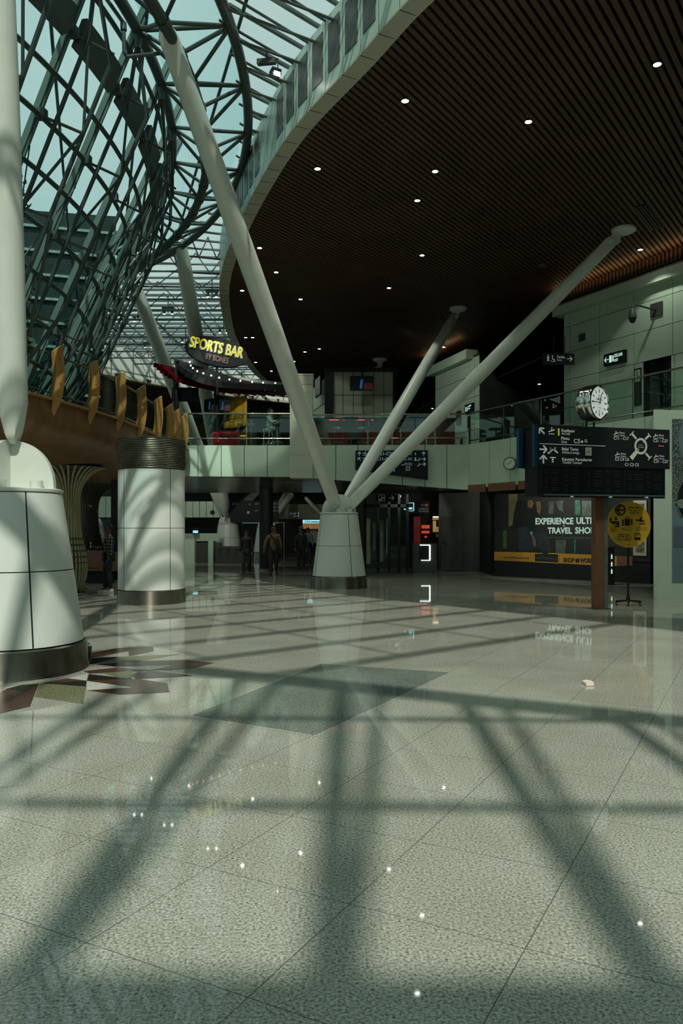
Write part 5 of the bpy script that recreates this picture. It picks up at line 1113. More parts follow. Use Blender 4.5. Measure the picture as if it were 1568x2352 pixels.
# hanging escalator sign, exit sign, currency exchange
t, pl = sign_box('hanging_sign', 'dark hanging escalator sign with arrow under the upper floor', 'sign', P(864, 1135, 29), (1, 0, 0), .80, .28, .06); m = MB(); ring(m, pl, .2, .14, .0, .0); 
for a, b in (((.09, .03), (.31, .03)), ((.31, .03), (.31, .25)), ((.31, .25), (.09, .25)), ((.09, .25), (.09, .03))): stroke(m, pl, [a, b], .012)
escalator_icon(m, pl, .2, .14, .17); arrow(m, pl, .56, .14, .19, 0, .12); m.build('lettering', mat('letter_dim', (.25, .27, .25), .5, emit=(.6, .65, .6), es=.10), t); m = MB(); m.cyl(pl.at(.12, 0, -.03), pl.at(.12, -.35, -.03), .012, n=6); m.cyl(pl.at(.66, 0, -.03), pl.at(.66, -.35, -.03), .012, n=6); m.build('hanger', M_BLACK, t)
t, pl = sign_box('exit_sign', 'lit exit sign above the grey doors in the dark lower hall', 'sign', P(1060, 1158, 31.2), (1, -.1, 0), .55, .34, .08); m = MB(); rect(m, pl, .08, .09, .06, .17, .008); man_icon(m, pl, .2, .17, .2, .008); stroke(m, pl, [(.26, .10), (.46, .08)], .045, lift=.008); stroke(m, pl, [(.26, .18), (.38, .17)], .045, lift=.008); m.build('lettering', M_GREENL, t)
t, pl = sign_box('exchange_sign', 'dark currency exchange sign with lit cyan screen', 'sign', P(928, 1150, 31.5), (1, -.05, 0), 1.0, .52, .08); m = MB(); text(m, pl, 'CURRENCY', .58, .36, .07, .40, 'l', 0); text(m, pl, 'EXCHANGE', .58, .46, .07, .40, 'l', 0); text(m, pl, 'Tukaran', .66, .20, .05, .18, 'l', 0); m.build('lettering', mat('letter_dim', (.25, .27, .25), .5, emit=(.6, .65, .6), es=.10), t)
m = MB(); rect(m, pl, .84, .13, .12, .10, .008); m.build('red_logo', mat('dull_red', (.2, .03, .03), .5, emit=(.5, .08, .08), es=.2), t)
cy = mat('cyan_glow', (.3, .6, .7), .4, emit=(.35, .85, 1.), es=.9); m = MB()
for r_ in ((.10, .08, .02, .34), (.10, .08, .28, .02), (.36, .08, .035, .32), (.10, .40, .28, .02), (-.02, .32, .10, .05), (.16, .27, .16, .08)): rect(m, pl, *r_, .010)
m.build('lit_screen', cy, t)

# ================================================================== dark shops under the upper floor
def block(name, label, cat, c, size, mt, u=(1, 0, 0), kind=None, part='body'):
    t = thing(name, (c[0], c[1], c[2]-size[2]/2), label, cat, None, kind); uu = V(u).normalized(); m = MB(); m.box(c, size, uu, V((-uu.y, uu.x, 0))); m.build(part, mt, t); return t
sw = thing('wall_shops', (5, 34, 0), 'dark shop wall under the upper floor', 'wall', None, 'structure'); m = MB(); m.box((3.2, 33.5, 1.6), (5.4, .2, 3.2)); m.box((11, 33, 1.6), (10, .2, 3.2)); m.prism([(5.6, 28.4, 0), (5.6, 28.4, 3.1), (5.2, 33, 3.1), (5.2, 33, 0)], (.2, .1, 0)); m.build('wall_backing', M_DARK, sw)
# glazed shop front, its vertical glints painted as faintly glowing strips behind the glass
gs = thing('glazed_shopfront', (1.8, 29.5, 0), 'dark glazed shopfront right of the middle cone column', 'shopfront'); m = MB()
for x in (838, 868, 893, 916, 935): p = P(x, 0, 30.0); m.box((p.x, 30, 1.5), (.10, .14, 3.0))
m.box((P(887, 0, 30).x, 30, 2.55), (1.75, .14, .12)); m.build('frame', M_BLACK, gs)
for (x0, x1, y0, y1, mt) in ((838, 850, 1190, 1295, 'g1'), (872, 880, 1195, 1290, 'g2'), (887, 891, 1192, 1272, 'g3'), (856, 862, 1200, 1265, 'g2')):
    a, b = P(x0, y1, 31.2), P(x1, y0, 31.2); col_ = {'g1': (.17, .17, .10), 'g2': (.07, .08, .07), 'g3': (.09, .15, .12)}[mt]
    m = MB(); m.box(((a.x+b.x)/2, 31.2, (a.z+b.z)/2), (b.x-a.x, .05, b.z-a.z)); m.build('painted_glint', mat('glint_'+mt, col_, .5, noise=.5, nscale=3, emit=col_, es=.10), gs)
m = MB(); a, b = P(835, 0, 29.95), P(940, 0, 29.95); m.box(((a.x+b.x)/2, 29.95, 1.5), (b.x-a.x, .02, 3.0)); m.build('glass', M_RAILGLASS, gs)
# red lit shop and lit counter
rs = thing('red_shop', P(980, 1290, 32), 'small shop bay with glowing red and amber shelves', 'shop'); a, b = P(950, 1290, 32.4), P(1010, 1185, 32.4); m = MB(); m.box(((a.x+b.x)/2, 32.6, 1.4), (b.x-a.x, .1, 2.8)); m.build('back_wall', M_DARK, rs)
m = MB(); a, b = P(951, 1250, 32), P(966, 1186, 32); m.box(((a.x+b.x)/2, 32.2, (a.z+b.z)/2), (b.x-a.x, .2, b.z-a.z)); m.build('red_pillar', mat('deep_red', (.10, .012, .008), .4, noise=.3, emit=(.3, .03, .02), es=.12), rs)
for (x0, x1, y0, y1, mm2) in ((968, 986, 1206, 1214, 'r'), (968, 986, 1219, 1225, 'r'), (994, 1008, 1186, 1189, 'w'), (993, 1008, 1190, 1194, 'a'), (994, 1001, 1196, 1215, 'a'), (994, 1008, 1210, 1222, 'y'), (1001, 1008, 1226, 1234, 'w2'), (975, 980, 1231, 1235, 'r')):
    a, b = P(x0, y1, 31.9), P(x1, y0, 31.9); mt = {'r': mat('shelf_red', (.4, .05, .03), .5, emit=(1, .10, .05), es=.45, noise=.5, nscale=9), 'w': mat('shelf_white', (.8, .7, .5), .5, emit=(1, .8, .5), es=1.3), 'a': mat('shelf_amber', (.4, .25, .08), .5, emit=(.9, .55, .2), es=.28), 'y': mat('shelf_tan', (.4, .28, .1), .5, emit=(.8, .55, .2), es=.25), 'w2': mat('shelf_grey', (.3, .28, .22), .5)}[mm2]
    m = MB(); m.box(((a.x+b.x)/2, 31.9, (a.z+b.z)/2), (b.x-a.x, .12, b.z-a.z)); m.build('lit_shelf', mt, rs)
lc = thing('lit_counter', P(975, 1296, 29.5), 'dark counter edged by a bright white light frame', 'counter'); a, b = P(948, 1292, 29.6), P(1004, 1249, 29.6); m = MB(); m.box(((a.x+b.x)/2, 29.95, (b.z+.0)/2), (b.x-a.x, .6, b.z)); m.build('body', M_DARK2, lc)
a, b = P(964, 1287, 29.6), P(985, 1252, 29.6); m = MB(); m.box(((a.x+b.x)/2, 29.63, (a.z+b.z)/2), (b.x-a.x, .03, b.z-a.z)); m.build('front_panel', M_BLACK, lc)
m = MB(); x0, x1, z0, z1 = a.x, b.x+.03, a.z, b.z; m.box(((x0+x1)/2, 29.60, z1), (x1-x0, .03, .035)); m.box((x1, 29.60, (z0+z1)/2), (.05, .03, z1-z0)); m.box((x1-.16, 29.60, z0), (.34, .03, .03)); m.build('light_frame', mat('led_white', (1, 1, 1), .4, emit=(.85, 1, .95), es=2.2), lc)
# grey double doors
gd = thing('door_2', P(1060, 1302, 31), 'dark grey double doors with plates in the lower hall', 'door', None, 'structure'); a, b = P(1008, 1302, 31.4), P(1108, 1150, 30.6); m = MB(); m.prism([(a.x, 31.4, 0), (b.x, 30.6, 0), (b.x, 30.6, 3.1), (a.x, 31.4, 3.1)], (0, .2, 0)); m.build('surround', M_DARK2, gd)
for x0, x1 in ((1012, 1059), (1063, 1105)):
    a, b = P(x0, 0, 31.3), P(x1, 0, 30.75); m = MB(); m.prism([(a.x, 31.2-.0, .02), (b.x, 30.6, .02), (b.x, 30.6, 2.15), (a.x, 31.2, 2.15)], (0, .05, 0)); o = m.build('door_leaf', M_DARK2, gd)
    c_ = (a+b)/2; m = MB(); m.box((c_.x+.15, 30.86, 1.5), (.10, .06, .5)); m.box((c_.x-.3, 30.95, 1.15), (.08, .06, .12)); m.build('door_plates', M_DARK, o)
# upper left end of the lower hall: far pale fascia, counter, screens, bins, black pillar
fw = thing('wall_lower_left', (-9, 48, 3), 'pale panelled band above the far service counters', 'wall', None, 'structure'); m = MB(); a, b = P(395, 1189, 47), P(520, 1151, 47); m.box(((a.x+b.x)/2, 47.2, (a.z+b.z)/2), (b.x-a.x, .1, b.z-a.z)); m.build('backing', M_GAP, fw); m = MB(); n = 8
panels(m, (a.x, 47.14, 0), (1, 0, 0), (0, 0, 1), [i*(b.x-a.x)/n for i in range(n+1)], [a.z, b.z], .03, .03); m.build('band_panels', M_WALL, fw); m = MB(); q_ = P(487.5, 1177, 47.0); m.cyl(q_+V((0, .06, 0)), q_, .13, n=24); m.build('round_opening', M_BLACK, fw)
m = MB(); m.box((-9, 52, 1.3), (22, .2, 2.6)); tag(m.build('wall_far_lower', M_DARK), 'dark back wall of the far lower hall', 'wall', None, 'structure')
wa = thing('wall_arch', (-14, 46, 3), 'pale panelled wall band seen through the arch under the hull', 'wall', None, 'structure'); m = MB(); a, b = P(205, 1189, 46), P(275, 1140, 46)
panels(m, (a.x, 46, 0), (1, 0, 0), (0, 0, 1), [0, .48, .98, 1.49, b.x-a.x], [a.z, b.z], .03, .04); m.build('band_panels', M_FACE, wa); m = MB(); m.box(((a.x+b.x)/2, 46.3, 1.2), (3, .1, 2.4)); m.build('blue_wall', mat('night_blue', (.008, .022, .045), .5), wa)
a, b = P(636, 1192, 47.4), P(790, 1158, 47.4); m = MB(); m.box(((a.x+b.x)/2, 47.5, (a.z+b.z)/2), (b.x-a.x, .1, b.z-a.z)); tag(m.build('wall_far_band', mat('far_tan', (.20, .17, .12), .5, noise=.1)), 'tan wall band in the far lower hall right of the black pillar', 'wall', None, 'structure')
sc_ = thing('service_counter', P(475, 1292, 38.6), 'pale service counter with upper ledge in the far hall', 'counter'); a, b = P(447, 1292, 38.6), P(505, 1247, 38.6); m = MB(); m.box(((a.x+b.x)/2, 38.9, b.z/2), (b.x-a.x, .6, b.z)); m.build('front', M_DARK2, sc_); a, b = P(447, 1243, 39.2), P(504, 1225, 39.2); m = MB(); m.box(((a.x+b.x)/2, 39.3, (a.z+b.z)/2), (b.x-a.x, .1, b.z-a.z)); m.build('upper_ledge', M_WALL, sc_)
a = P(484, 1292, 38.4); m = MB(); m.box((a.x, 38.5, .55), (.25, .3, 1.1)); m.build('pale_end', M_FACE, sc_)
b2 = thing('counter_cabinet', P(433, 1290, 38), 'grey-green counter cabinet with stacked trays at the far hall', 'cabinet'); a, b = P(418, 1288, 38), P(447, 1238, 38); m = MB(); m.box(((a.x+b.x)/2, 38.2, b.z/2), (b.x-a.x, .5, b.z)); m.build('body', M_WALL, b2); m = MB()
for i in range(4): m.box(((a.x+b.x)/2, 38.2, b.z+.04+.065*i), (b.x-a.x-.05*i, .5, .04))
m.build('trays', M_STONE, b2)
mn = thing('monitor', P(449, 1224, 38.6), 'small cyan-lit monitor on the far service counter', 'monitor'); m = MB(); q_ = P(449, 1219, 38.8); m.box(q_, (.28, .05, .28)); m.build('casing', M_BLACK, mn); m = MB(); m.box(q_+V((0, -.03, -.05)), (.25, .01, .12)); m.build('screen', cy, mn)
bi = thing('recycling_bin', P(525, 1292, 37.5), 'dark triple recycling bin with round emblems', 'bin'); a, b = P(494, 1293, 37.5), P(556, 1255, 37.5); m = MB(); m.box(((a.x+b.x)/2, 37.8, b.z/2), (b.x-a.x, .6, b.z)); m.build('body', mat('bin_grey', (.035, .036, .032), .5, noise=.15), bi); bp2 = Plane((a.x, 37.49, b.z), (1, 0, 0)); m = MB()
for i in range(3):
    for k in range(3): ring(m, bp2, .24+i*.40, .34, .075, .10, 8, k*2.09+.25, k*2.09+1.7)
m.build('emblems', M_BLACK, bi); m = MB()
for i in range(3): rect(m, bp2, .14+i*.4, .12, .2, .07)
m.build('slots', M_BLACK, bi)
bpz = thing('black_pillar', P(611, 1310, 31.5), 'black round pillar in the dark lower hall', 'pillar'); q_ = P(611, 0, 31.8); m = MB(); m.cyl((q_.x, 31.8, 0), (q_.x, 31.8, 3.4), .28, n=32); m.build('shaft', M_BLACK, bpz, 40); m = MB(); m.cyl((q_.x, 31.8, 0), (q_.x, 31.8, .06), .30, n=32); m.build('base_ring', M_STEEL, bpz, 40)
db = thing('departure_board', P(590, 1198, 40), 'dark overhead board with faint symbols behind the black pillar', 'sign'); pl = Plane(P(528, 1150, 40), (1, 0, 0)); kk = 40/F; m = MB(); m.prism([pl.at(0, 0), pl.at(112*kk, 0), pl.at(112*kk, 50*kk), pl.at(0, 50*kk)], pl.n*-.08); m.build('panel', M_SIGN, db); m = MB()
for x, y_ in ((8, 6), (60, 6), (102, 6), (60, 22), (102, 14), (102, 22)): plane_icon(m, pl, x*kk, (y_+1)*kk, 5*kk); text(m, pl, 'C1', (x+5)*kk, (y_+3)*kk, .08, None, 'l', 0)
rect(m, pl, 39*kk, 24*kk, 6*kk, 6*kk); rect(m, pl, 44*kk, 6*kk, 2*kk, 4*kk); m.build('symbols', mat('letter_dim2', (.2, .22, .2), .5, emit=(.6, .65, .6), es=.08), db); m = MB(); rect(m, pl, 28*kk, 50.5*kk, 84*kk, 1.2*kk); m.build('lit_edge', mat('edge_blue', (.1, .2, .3), .4, emit=(.35, .6, .85), es=.28), db)
for x in (30, 85): m = MB(); m.cyl(pl.at(x*kk, 0, -.04), pl.at(x*kk, -1.2, -.04), .03, n=8); m.build('hanger', M_BLACK, db)
t, pl = sign_box('hanging_sign', 'small dark hanging gate sign left of the middle cone column', 'sign', P(664, 1176, 36), (1, 0, 0), 25*36/F, 13*36/F, .06); m = MB(); text(m, pl, 'C21 - C27', .03, .10, .06, .28, 'l', .01); arrow(m, pl, .43, .07, .09, 90, .2); text(m, pl, 'C11', .20, .22, .06, None, 'l', .01); arrow(m, pl, .43, .19, .09, 90, .2); m.build('lettering', M_LETTERC, t); m = MB(); m.cyl(pl.at(.25, 0, -.03), pl.at(.25, -.7, -.03), .012, n=6); m.build('hanger', M_BLACK, t)
t, pl = sign_box('shop_banner', 'bright cyan shop banner glowing beside the middle cone column', 'sign', P(695, 1194, 40), (1, 0, 0), 42*40/F, 8*40/F, .06, cy); m = MB(); text(m, pl, 'ZONE', .08, .15, .12, .30, 'l', .02); rect(m, pl, .42, .06, .4, .03); rect(m, pl, .42, .12, .5, .03); m.build('lettering', M_INK, t); a = P(697, 1214, 40.5); m = MB(); m.box((a.x+.4, 40.6, a.z+.15), (.9, .1, .32)); m.build('lit_window', mat('shelf_amber2', (.3, .14, .05), .5, emit=(.8, .35, .1), es=.22, noise=.6, nscale=5), t)
a = P(712, 1247, 41); m = MB(); m.box((a.x+.30, 41, a.z+.5), (.65, .1, 1.0)); m.build('pale_panel', mat('pale_shop', (.16, .17, .13), .5), t)
df = thing('door_frame', P(640, 1310, 33), 'thin pale door frame behind the person in a tan sweater', 'frame'); a, b = P(600, 1310, 33), P(652, 1200, 33); m = MB(); m.box((b.x, 33, b.z/2), (.035, .06, b.z)); m.box(((a.x+b.x)/2, 33, b.z), (b.x-a.x, .06, .03)); m.build('frame', M_STEEL, df)
b3 = thing('planter_bench', P(215, 1312, 24.5), 'brown timber bench back under the hull', 'bench'); a, b = P(180, 1310, 25), P(266, 1272, 24.2); m = MB(); m.prism([(a.x-1, 25, .55), (b.x, 24.4, .40), (b.x, 24.4, .95), (a.x-1, 25, 1.10)], (0, .08, 0)); m.build('backrest', M_BROWNP, b3); m = MB(); m.prism([(a.x-1, 24.5, .40), (b.x, 23.9, .38), (b.x, 24.4, .38), (a.x-1, 25, .40)], (0, 0, .05)); m.build('seat', M_BROWNP, b3)
m = MB(); m.prism([(a.x-1, 24.6, 0), (b.x-.1, 24.1, 0), (b.x-.1, 24.4, 0), (a.x-1, 25, 0)], (0, 0, .39)); m.build('base', M_BLACK, b3)
sg_ = thing('dark_partition', (-8.8, 30, 0), 'dark partition at the back under the hull', 'partition'); m = MB(); m.box((-12.5, 30.5, 1.6), (6.0, .2, 3.2)); m.build('panel', M_BLACK, sg_)
p0 = P(268, 1200, 26); m = MB(); m.box((p0.x, 26.0, 1.65), (.30, .3, 3.3)); tag(m.build('dark_post', M_DARK), 'dark square post beside the round column under the hull', 'post')
# ================================================================== people
M_SKIN = mat('skin', (.10, .055, .035), .55, noise=.1, nscale=10)
M_HAIR = mat('hair_black', (.010, .009, .009), .6)
def plaid():
    m = bpy.data.materials.new('plaid_shirt'); m.use_nodes = True; nt = m.node_tree; L = nt.links; b = nt.nodes['Principled BSDF']; b.inputs['Roughness'].default_value = .8
    tc = nt.nodes.new('ShaderNodeTexCoord'); s = nt.nodes.new('ShaderNodeSeparateXYZ'); L.new(tc.outputs['Object'], s.inputs[0]); outs = []
    for ax, per in (('X', .075), ('Z', .085)):
        a = nt.nodes.new('ShaderNodeMath'); a.operation = 'PINGPONG'; a.inputs[1].default_value = per/2; L.new(s.outputs[ax], a.inputs[0])
        c = nt.nodes.new('ShaderNodeMath'); c.operation = 'LESS_THAN'; c.inputs[1].default_value = per*.17; L.new(a.outputs[0], c.inputs[0]); outs.append(c.outputs[0])
    ad = nt.nodes.new('ShaderNodeMath'); ad.operation = 'ADD'; L.new(outs[0], ad.inputs[0]); L.new(outs[1], ad.inputs[1])
    dv = nt.nodes.new('ShaderNodeMath'); dv.operation = 'DIVIDE'; dv.inputs[1].default_value = 2; L.new(ad.outputs[0], dv.inputs[0])
    r = nt.nodes.new('ShaderNodeValToRGB'); r.color_ramp.interpolation = 'CONSTANT'
    r.color_ramp.elements[0].color = (.012, .012, .016, 1); e = r.color_ramp.elements[1]; e.position = .4; e.color = (.07, .075, .085, 1); e = r.color_ramp.elements.new(.9); e.color = (.42, .42, .40, 1)
    L.new(dv.outputs[0], r.inputs['Fac']); L.new(r.outputs['Color'], b.inputs['Base Color']); return m
def skin_mesh(name, nodes, edges, mt, parent, base, sub=2):
    """nodes: name -> (position, radius); grown as one surface"""
    ks = list(nodes); ix = {k: i for i, k in enumerate(ks)}; L = wloc(parent)
    me = bpy.data.meshes.new(name); me.from_pydata([tuple(base+V(nodes[k][0])-L) for k in ks], [(ix[a], ix[b]) for a, b in edges], [])
    o = bpy.data.objects.new(name, me); COL.objects.link(o); o.parent = parent
    md = o.modifiers.new('skin', 'SKIN'); md.use_smooth_shade = True
    for i, k in enumerate(ks):
        r = nodes[k][1]; me.skin_vertices[0].data[i].radius = r if isinstance(r, tuple) else (r, r)
    me.skin_vertices[0].data[0].use_root = True
    s = o.modifiers.new('sub', 'SUBSURF'); s.levels = sub; s.render_levels = sub; me.materials.append(mt); return o
def person(label, loc, face, H, shirt, legs, shoe, pose=None, hair='short', cap=None, extra=None, group=None):
    base = V(loc); t = thing('person', loc, label, 'person', group); k = H/1.75
    J = dict(hem=(0, 0, .86), pel=(0, 0, .97), spi=(0, 0, 1.12), che=(0, .0, 1.30), nkb=(0, .01, 1.47), nk=(0, .0, 1.53), hd=(0, -.015, 1.62), hm=(0, -.01, 1.68), ht=(0, .0, 1.72),
             shl=(-.165, .01, 1.42), shr=(.165, .01, 1.42), ell=(-.235, .03, 1.14), elr=(.235, .03, 1.14), wrl=(-.245, -.05, .90), wrr=(.245, -.05, .90), hnl=(-.245, -.075, .83), hnr=(.245, -.075, .83),
             hil=(-.09, 0, .92), hir=(.09, 0, .92), knl=(-.10, -.02, .50), knr=(.10, -.02, .50), anl=(-.105, .03, .10), anr=(.105, .03, .10), tol=(-.12, -.10, .04), tor=(.12, -.10, .04), nose=(0, -.118, 1.645))
    if pose: J.update(pose)
    ca, sa = math.cos(face), math.sin(face); R = lambda p: V((p[0]*ca-p[1]*sa, p[0]*sa+p[1]*ca, p[2]))*k
    J = {a: R(b) for a, b in J.items()}
    rb = dict(hem=(.178, .12), pel=(.150, .108), spi=(.12, .09), che=(.145, .10), nkb=.075, nk=.055, hd=.075, hm=.083, ht=.062, shl=.065, shr=.065, ell=.045, elr=.045, wrl=.030, wrr=.030, hnl=.032, hnr=.032, hil=.09, hir=.09, knl=.058, knr=.058, anl=.040, anr=.040, tol=.032, tor=.032, nose=.014)
    sc = lambda r, e=0.: tuple((x+e)*k for x in r) if isinstance(r, tuple) else (r+e)*k
    ed = [('pel', 'spi'), ('spi', 'che'), ('che', 'nkb'), ('nkb', 'nk'), ('nk', 'hd'), ('hd', 'hm'), ('hm', 'ht'), ('nkb', 'shl'), ('shl', 'ell'), ('ell', 'wrl'), ('wrl', 'hnl'), ('nkb', 'shr'), ('shr', 'elr'), ('elr', 'wrr'), ('wrr', 'hnr'),
          ('pel', 'hil'), ('hil', 'knl'), ('knl', 'anl'), ('anl', 'tol'), ('pel', 'hir'), ('hir', 'knr'), ('knr', 'anr'), ('anr', 'tor'), ('hd', 'nose')]
    N = {a: (J[a], sc(rb[a])) for a in J if a != 'hem'}
    for h, w_, sd in (('hnl', 'wrl', -1), ('hnr', 'wrr', 1)):     # four unequal bent fingers and a thumb from the side of the palm
        d = (J[h]-J[w_]).normalized(); ac = V((-d.y, d.x, 0)); ac = ac.normalized() if ac.length > .2 else V((-sa, ca, 0)); pal = d.cross(ac)
        for f, (off, ln) in enumerate(((-.027, .062), (-.009, .074), (.009, .070), (.027, .054))):
            a1 = J[h]+(d*.030+ac*off)*k; a2 = a1+(d*ln*.55+pal*.012)*k; a3 = a2+(d*ln*.40+pal*.028)*k
            for q, p_, r_ in (('a', a1, .0095), ('b', a2, .0088), ('c', a3, .0075)): N[f'{h}{f}{q}'] = (p_, r_*k)
            ed += [(h, f'{h}{f}a'), (f'{h}{f}a', f'{h}{f}b'), (f'{h}{f}b', f'{h}{f}c')]
        b1 = J[w_].lerp(J[h], .45)-ac*.034*k; N[h+'ta'] = (b1, .012*k); N[h+'tb'] = (b1+(d*.04-ac*.012)*k, .010*k); ed += [(w_, h+'ta'), (h+'ta', h+'tb')]
    skin_mesh('body', N, ed, M_SKIN, t, base, 1)
    J['wst'] = J['pel'].lerp((J['hil']+J['hir'])/2, .9); rb['wst'] = (.125, .095)
    def cloth(nm, ks, eds, mt, e): return skin_mesh(nm, {a: (J[a], sc(rb[a], e+(.014 if nm == 'trousers' and a[:2] in ('kn', 'an') else 0))) for a in ks}, eds, mt, t, base, 2)
    cloth('shirt', ['spi', 'pel', 'hem', 'che', 'nkb', 'shl', 'ell', 'wrl', 'shr', 'elr', 'wrr'], [('spi', 'pel'), ('pel', 'hem'), ('spi', 'che'), ('che', 'nkb'), ('nkb', 'shl'), ('shl', 'ell'), ('ell', 'wrl'), ('nkb', 'shr'), ('shr', 'elr'), ('elr', 'wrr')], shirt, .022)
    cloth('trousers', ['wst', 'hil', 'knl', 'anl', 'hir', 'knr', 'anr'], [('wst', 'hil'), ('hil', 'knl'), ('knl', 'anl'), ('wst', 'hir'), ('hir', 'knr'), ('knr', 'anr')], legs, .016)
    for a, b in (('anl', 'tol'), ('anr', 'tor')):
        fd = (J[b]-J[a]); fd.z = 0; fd.normalize(); c = base+V((J[a].x, J[a].y, 0))+fd*.045*k; z0 = J[a].z-.10*k; sd = V((-fd.y, fd.x, 0)); m = MB(); vs = []
        for s_, w_, h in ((-.12, .034, .085), (-.06, .042, .10), (0, .044, .095), (.07, .05, .062), (.13, .04, .045), (.155, .02, .03)):
            for q in range(9): an = math.pi*q/8; vs.append(c+fd*s_*k+sd*w_*k*math.cos(an)+V((0, 0, z0+max(.0, h*k*math.sin(an)**.7))))
        m.add(vs, [(i*9+q, i*9+(q+1) % 9, i*9+9+(q+1) % 9, i*9+9+q) for i in range(5) for q in range(9)]+[tuple(range(9)), tuple(range(45, 54))]); m.build('shoe', shoe, t, 60)
    hc = base+J['hm']+R((0, .032, .014)); m = MB()
    if hair != 'none':
        m.sphere(hc, .091*k, 16, 10, (1, 1.0, 1.0)); m.v = [v for v in m.v]
        fw = R((0, -1, 0)).normalized()
        for i, v in enumerate(m.v):
            if (v-hc).dot(fw) > .015*k and v.z < hc.z+.060*k: m.v[i] = v-fw*((v-hc).dot(fw)-.015*k)
            if hair == 'short' and m.v[i].z < hc.z-.05*k: m.v[i].z = hc.z-.05*k
        if hair == 'long': q = hc+R((0, .06, -.12)); m.sphere(q, .085*k, 12, 8, (1, .7, 1.9))
        m.build('hair', M_HAIR, t, 60)
    if cap: m = MB(); m.lathe([(.10*k, 0), (.098*k, .05*k), (.06*k, .095*k), (0, .10*k)], hc+V((0, 0, .03*k)), 20); m.prism([hc+V((0, 0, .03*k))+R(p) for p in ((-.07, -.08, 0), (.07, -.08, 0), (.05, -.17, -.02), (-.05, -.17, -.02))], (0, 0, .012)); m.build('cap', cap, t, 50)
    m = MB()
    for sx in (-1, 1): m.sphere(base+J['hm']+R((sx*.028, -.078, .0)), .0065*k, 8, 6)
    m.build('eyes', M_HAIR, t)
    m = MB(); m.box(base+J['hd']+R((0, -.080, -.018)), (.042*k, .01, .010*k), R((1, 0, 0)), R((0, 1, 0))); m.build('mouth', mat('lips', (.09, .03, .025), .5), t)
    for sx in (-1, 1): m = MB(); m.sphere(base+J['hm']+R((sx*.083, .005, -.015)), .026*k, 10, 8, (.5, .8, 1.25)); m.build('ear', M_SKIN, t, 60)
    if extra: extra(t, base, J, R, k)
    return t
M_DEN = mat('dark_denim', (.018, .020, .026), .75, noise=.2, nscale=8); M_TAN = mat('tan_sweater', (.15, .095, .045), .85, noise=.15, nscale=14); M_TRO = mat('brown_trousers', (.035, .024, .020), .8, noise=.1)
M_DKC = mat('dark_clothes', (.012, .011, .011), .8, noise=.2); M_LBL = mat('light_blue_shirt', (.30, .42, .46), .8); M_SHOE = mat('white_shoe', (.60, .52, .45), .5, noise=.2, nscale=14); M_BSH = mat('black_shoe', (.015, .014, .014), .4)
walk = dict(knl=(-.10, -.10, .51), anl=(-.10, -.14, .10), tol=(-.12, -.27, .05), anr=(.10, .14, .12), knr=(.10, .03, .50), tor=(.11, .02, .04))
def holds_phone(t, base, J, R, k):
    m = MB(); m.box(base+J['hnl']+R((0, -.05, .04)), (.075, .012, .15), R((1, 0, 0)), R((0, .5, .5)).normalized()); m.build('phone', mat('phone_cyan', (.1, .3, .3), .3, emit=(.3, .8, .8), es=.12), t)
    m = MB(); m.prism([base+R(p) for p in ((-.10, -.125, .98), (.02, -.135, .96), (.02, -.135, .91), (-.10, -.125, .93))], R((0, .02, 0))); m.build('white_hem', M_STONE, t)
g = G(249, 1360); person('person in a black and white plaid shirt, dark jeans and white shoes', (g.x, g.y, 0), rad(-62), 1.78, plaid(), M_DEN, M_SHOE, dict(wrl=(-.20, -.30, 1.16), hnl=(-.17, -.37, 1.19), ell=(-.24, -.03, 1.14), knl=(-.08, -.05, .5), anl=(-.07, -.06, .10), tol=(-.10, -.19, .04)), extra=holds_phone)
def sling(t, base, J, R, k):
    m = MB(); m.tube([base+R(p) for p in ((-.13, -.06, 1.47), (-.06, -.135, 1.38), (.06, -.155, 1.22), (.15, -.13, 1.05), (.17, -.02, 1.0))], .022, 8); m.build('bag_strap', M_DKC, t, 60)
    m = MB(); m.box(base+R((.20, -.03, .98)), (.10, .24, .30), R((1, 0, 0)), R((0, 1, 0))); m.build('bag', M_DKC, t); m = MB(); m.tube([base+R((.155*math.cos(q*.314), .118*math.sin(q*.314), .955)) for q in range(20)], .020, 8, True); m.build('yellow_hem', mat('hem_yellow', (.42, .30, .03), .7), t)
g = G(628, 1321); person('person in a tan sweater with a dark sling bag, walking', (g.x, g.y, 0), rad(4), 1.76, M_TAN, M_TRO, M_BSH, dict(walk, ell=(-.29, .03, 1.16), wrl=(-.33, -.03, .92), hnl=(-.335, -.05, .85)), extra=sling)
g = G(566, 1320); person('person in a dark jacket walking in the shade left of the black pillar', (g.x, g.y, 0), rad(-8), 1.62, M_DKC, mat('dim_trousers', (.03, .024, .024), .8), mat('grey_shoe', (.10, .085, .075), .5), walk, 'long')
g = G(691, 1309); person('person in black with a tan cap beside the middle cone column', (g.x, g.y, 0), rad(8), 1.72, mat('black_shirt', (.014, .016, .013), .8, noise=.3), M_DKC, M_BSH, None, cap=mat('cap_tan', (.14, .10, .05), .8))
def stick(t, base, J, R, k): m = MB(); m.cyl(base+J['hnr']+R((0, -.02, .05)), base+R((.28, -.16, .0)), .014, n=8); m.build('broom_handle', M_BROWNP, t)
g = G(707, 1294); person('person in a light blue shirt behind the person with the tan cap', (g.x, g.y, 0), rad(160), 1.70, M_LBL, M_DEN, M_BSH, dict(wrr=(.30, -.18, .98), hnr=(.33, -.24, .95)), extra=stick)
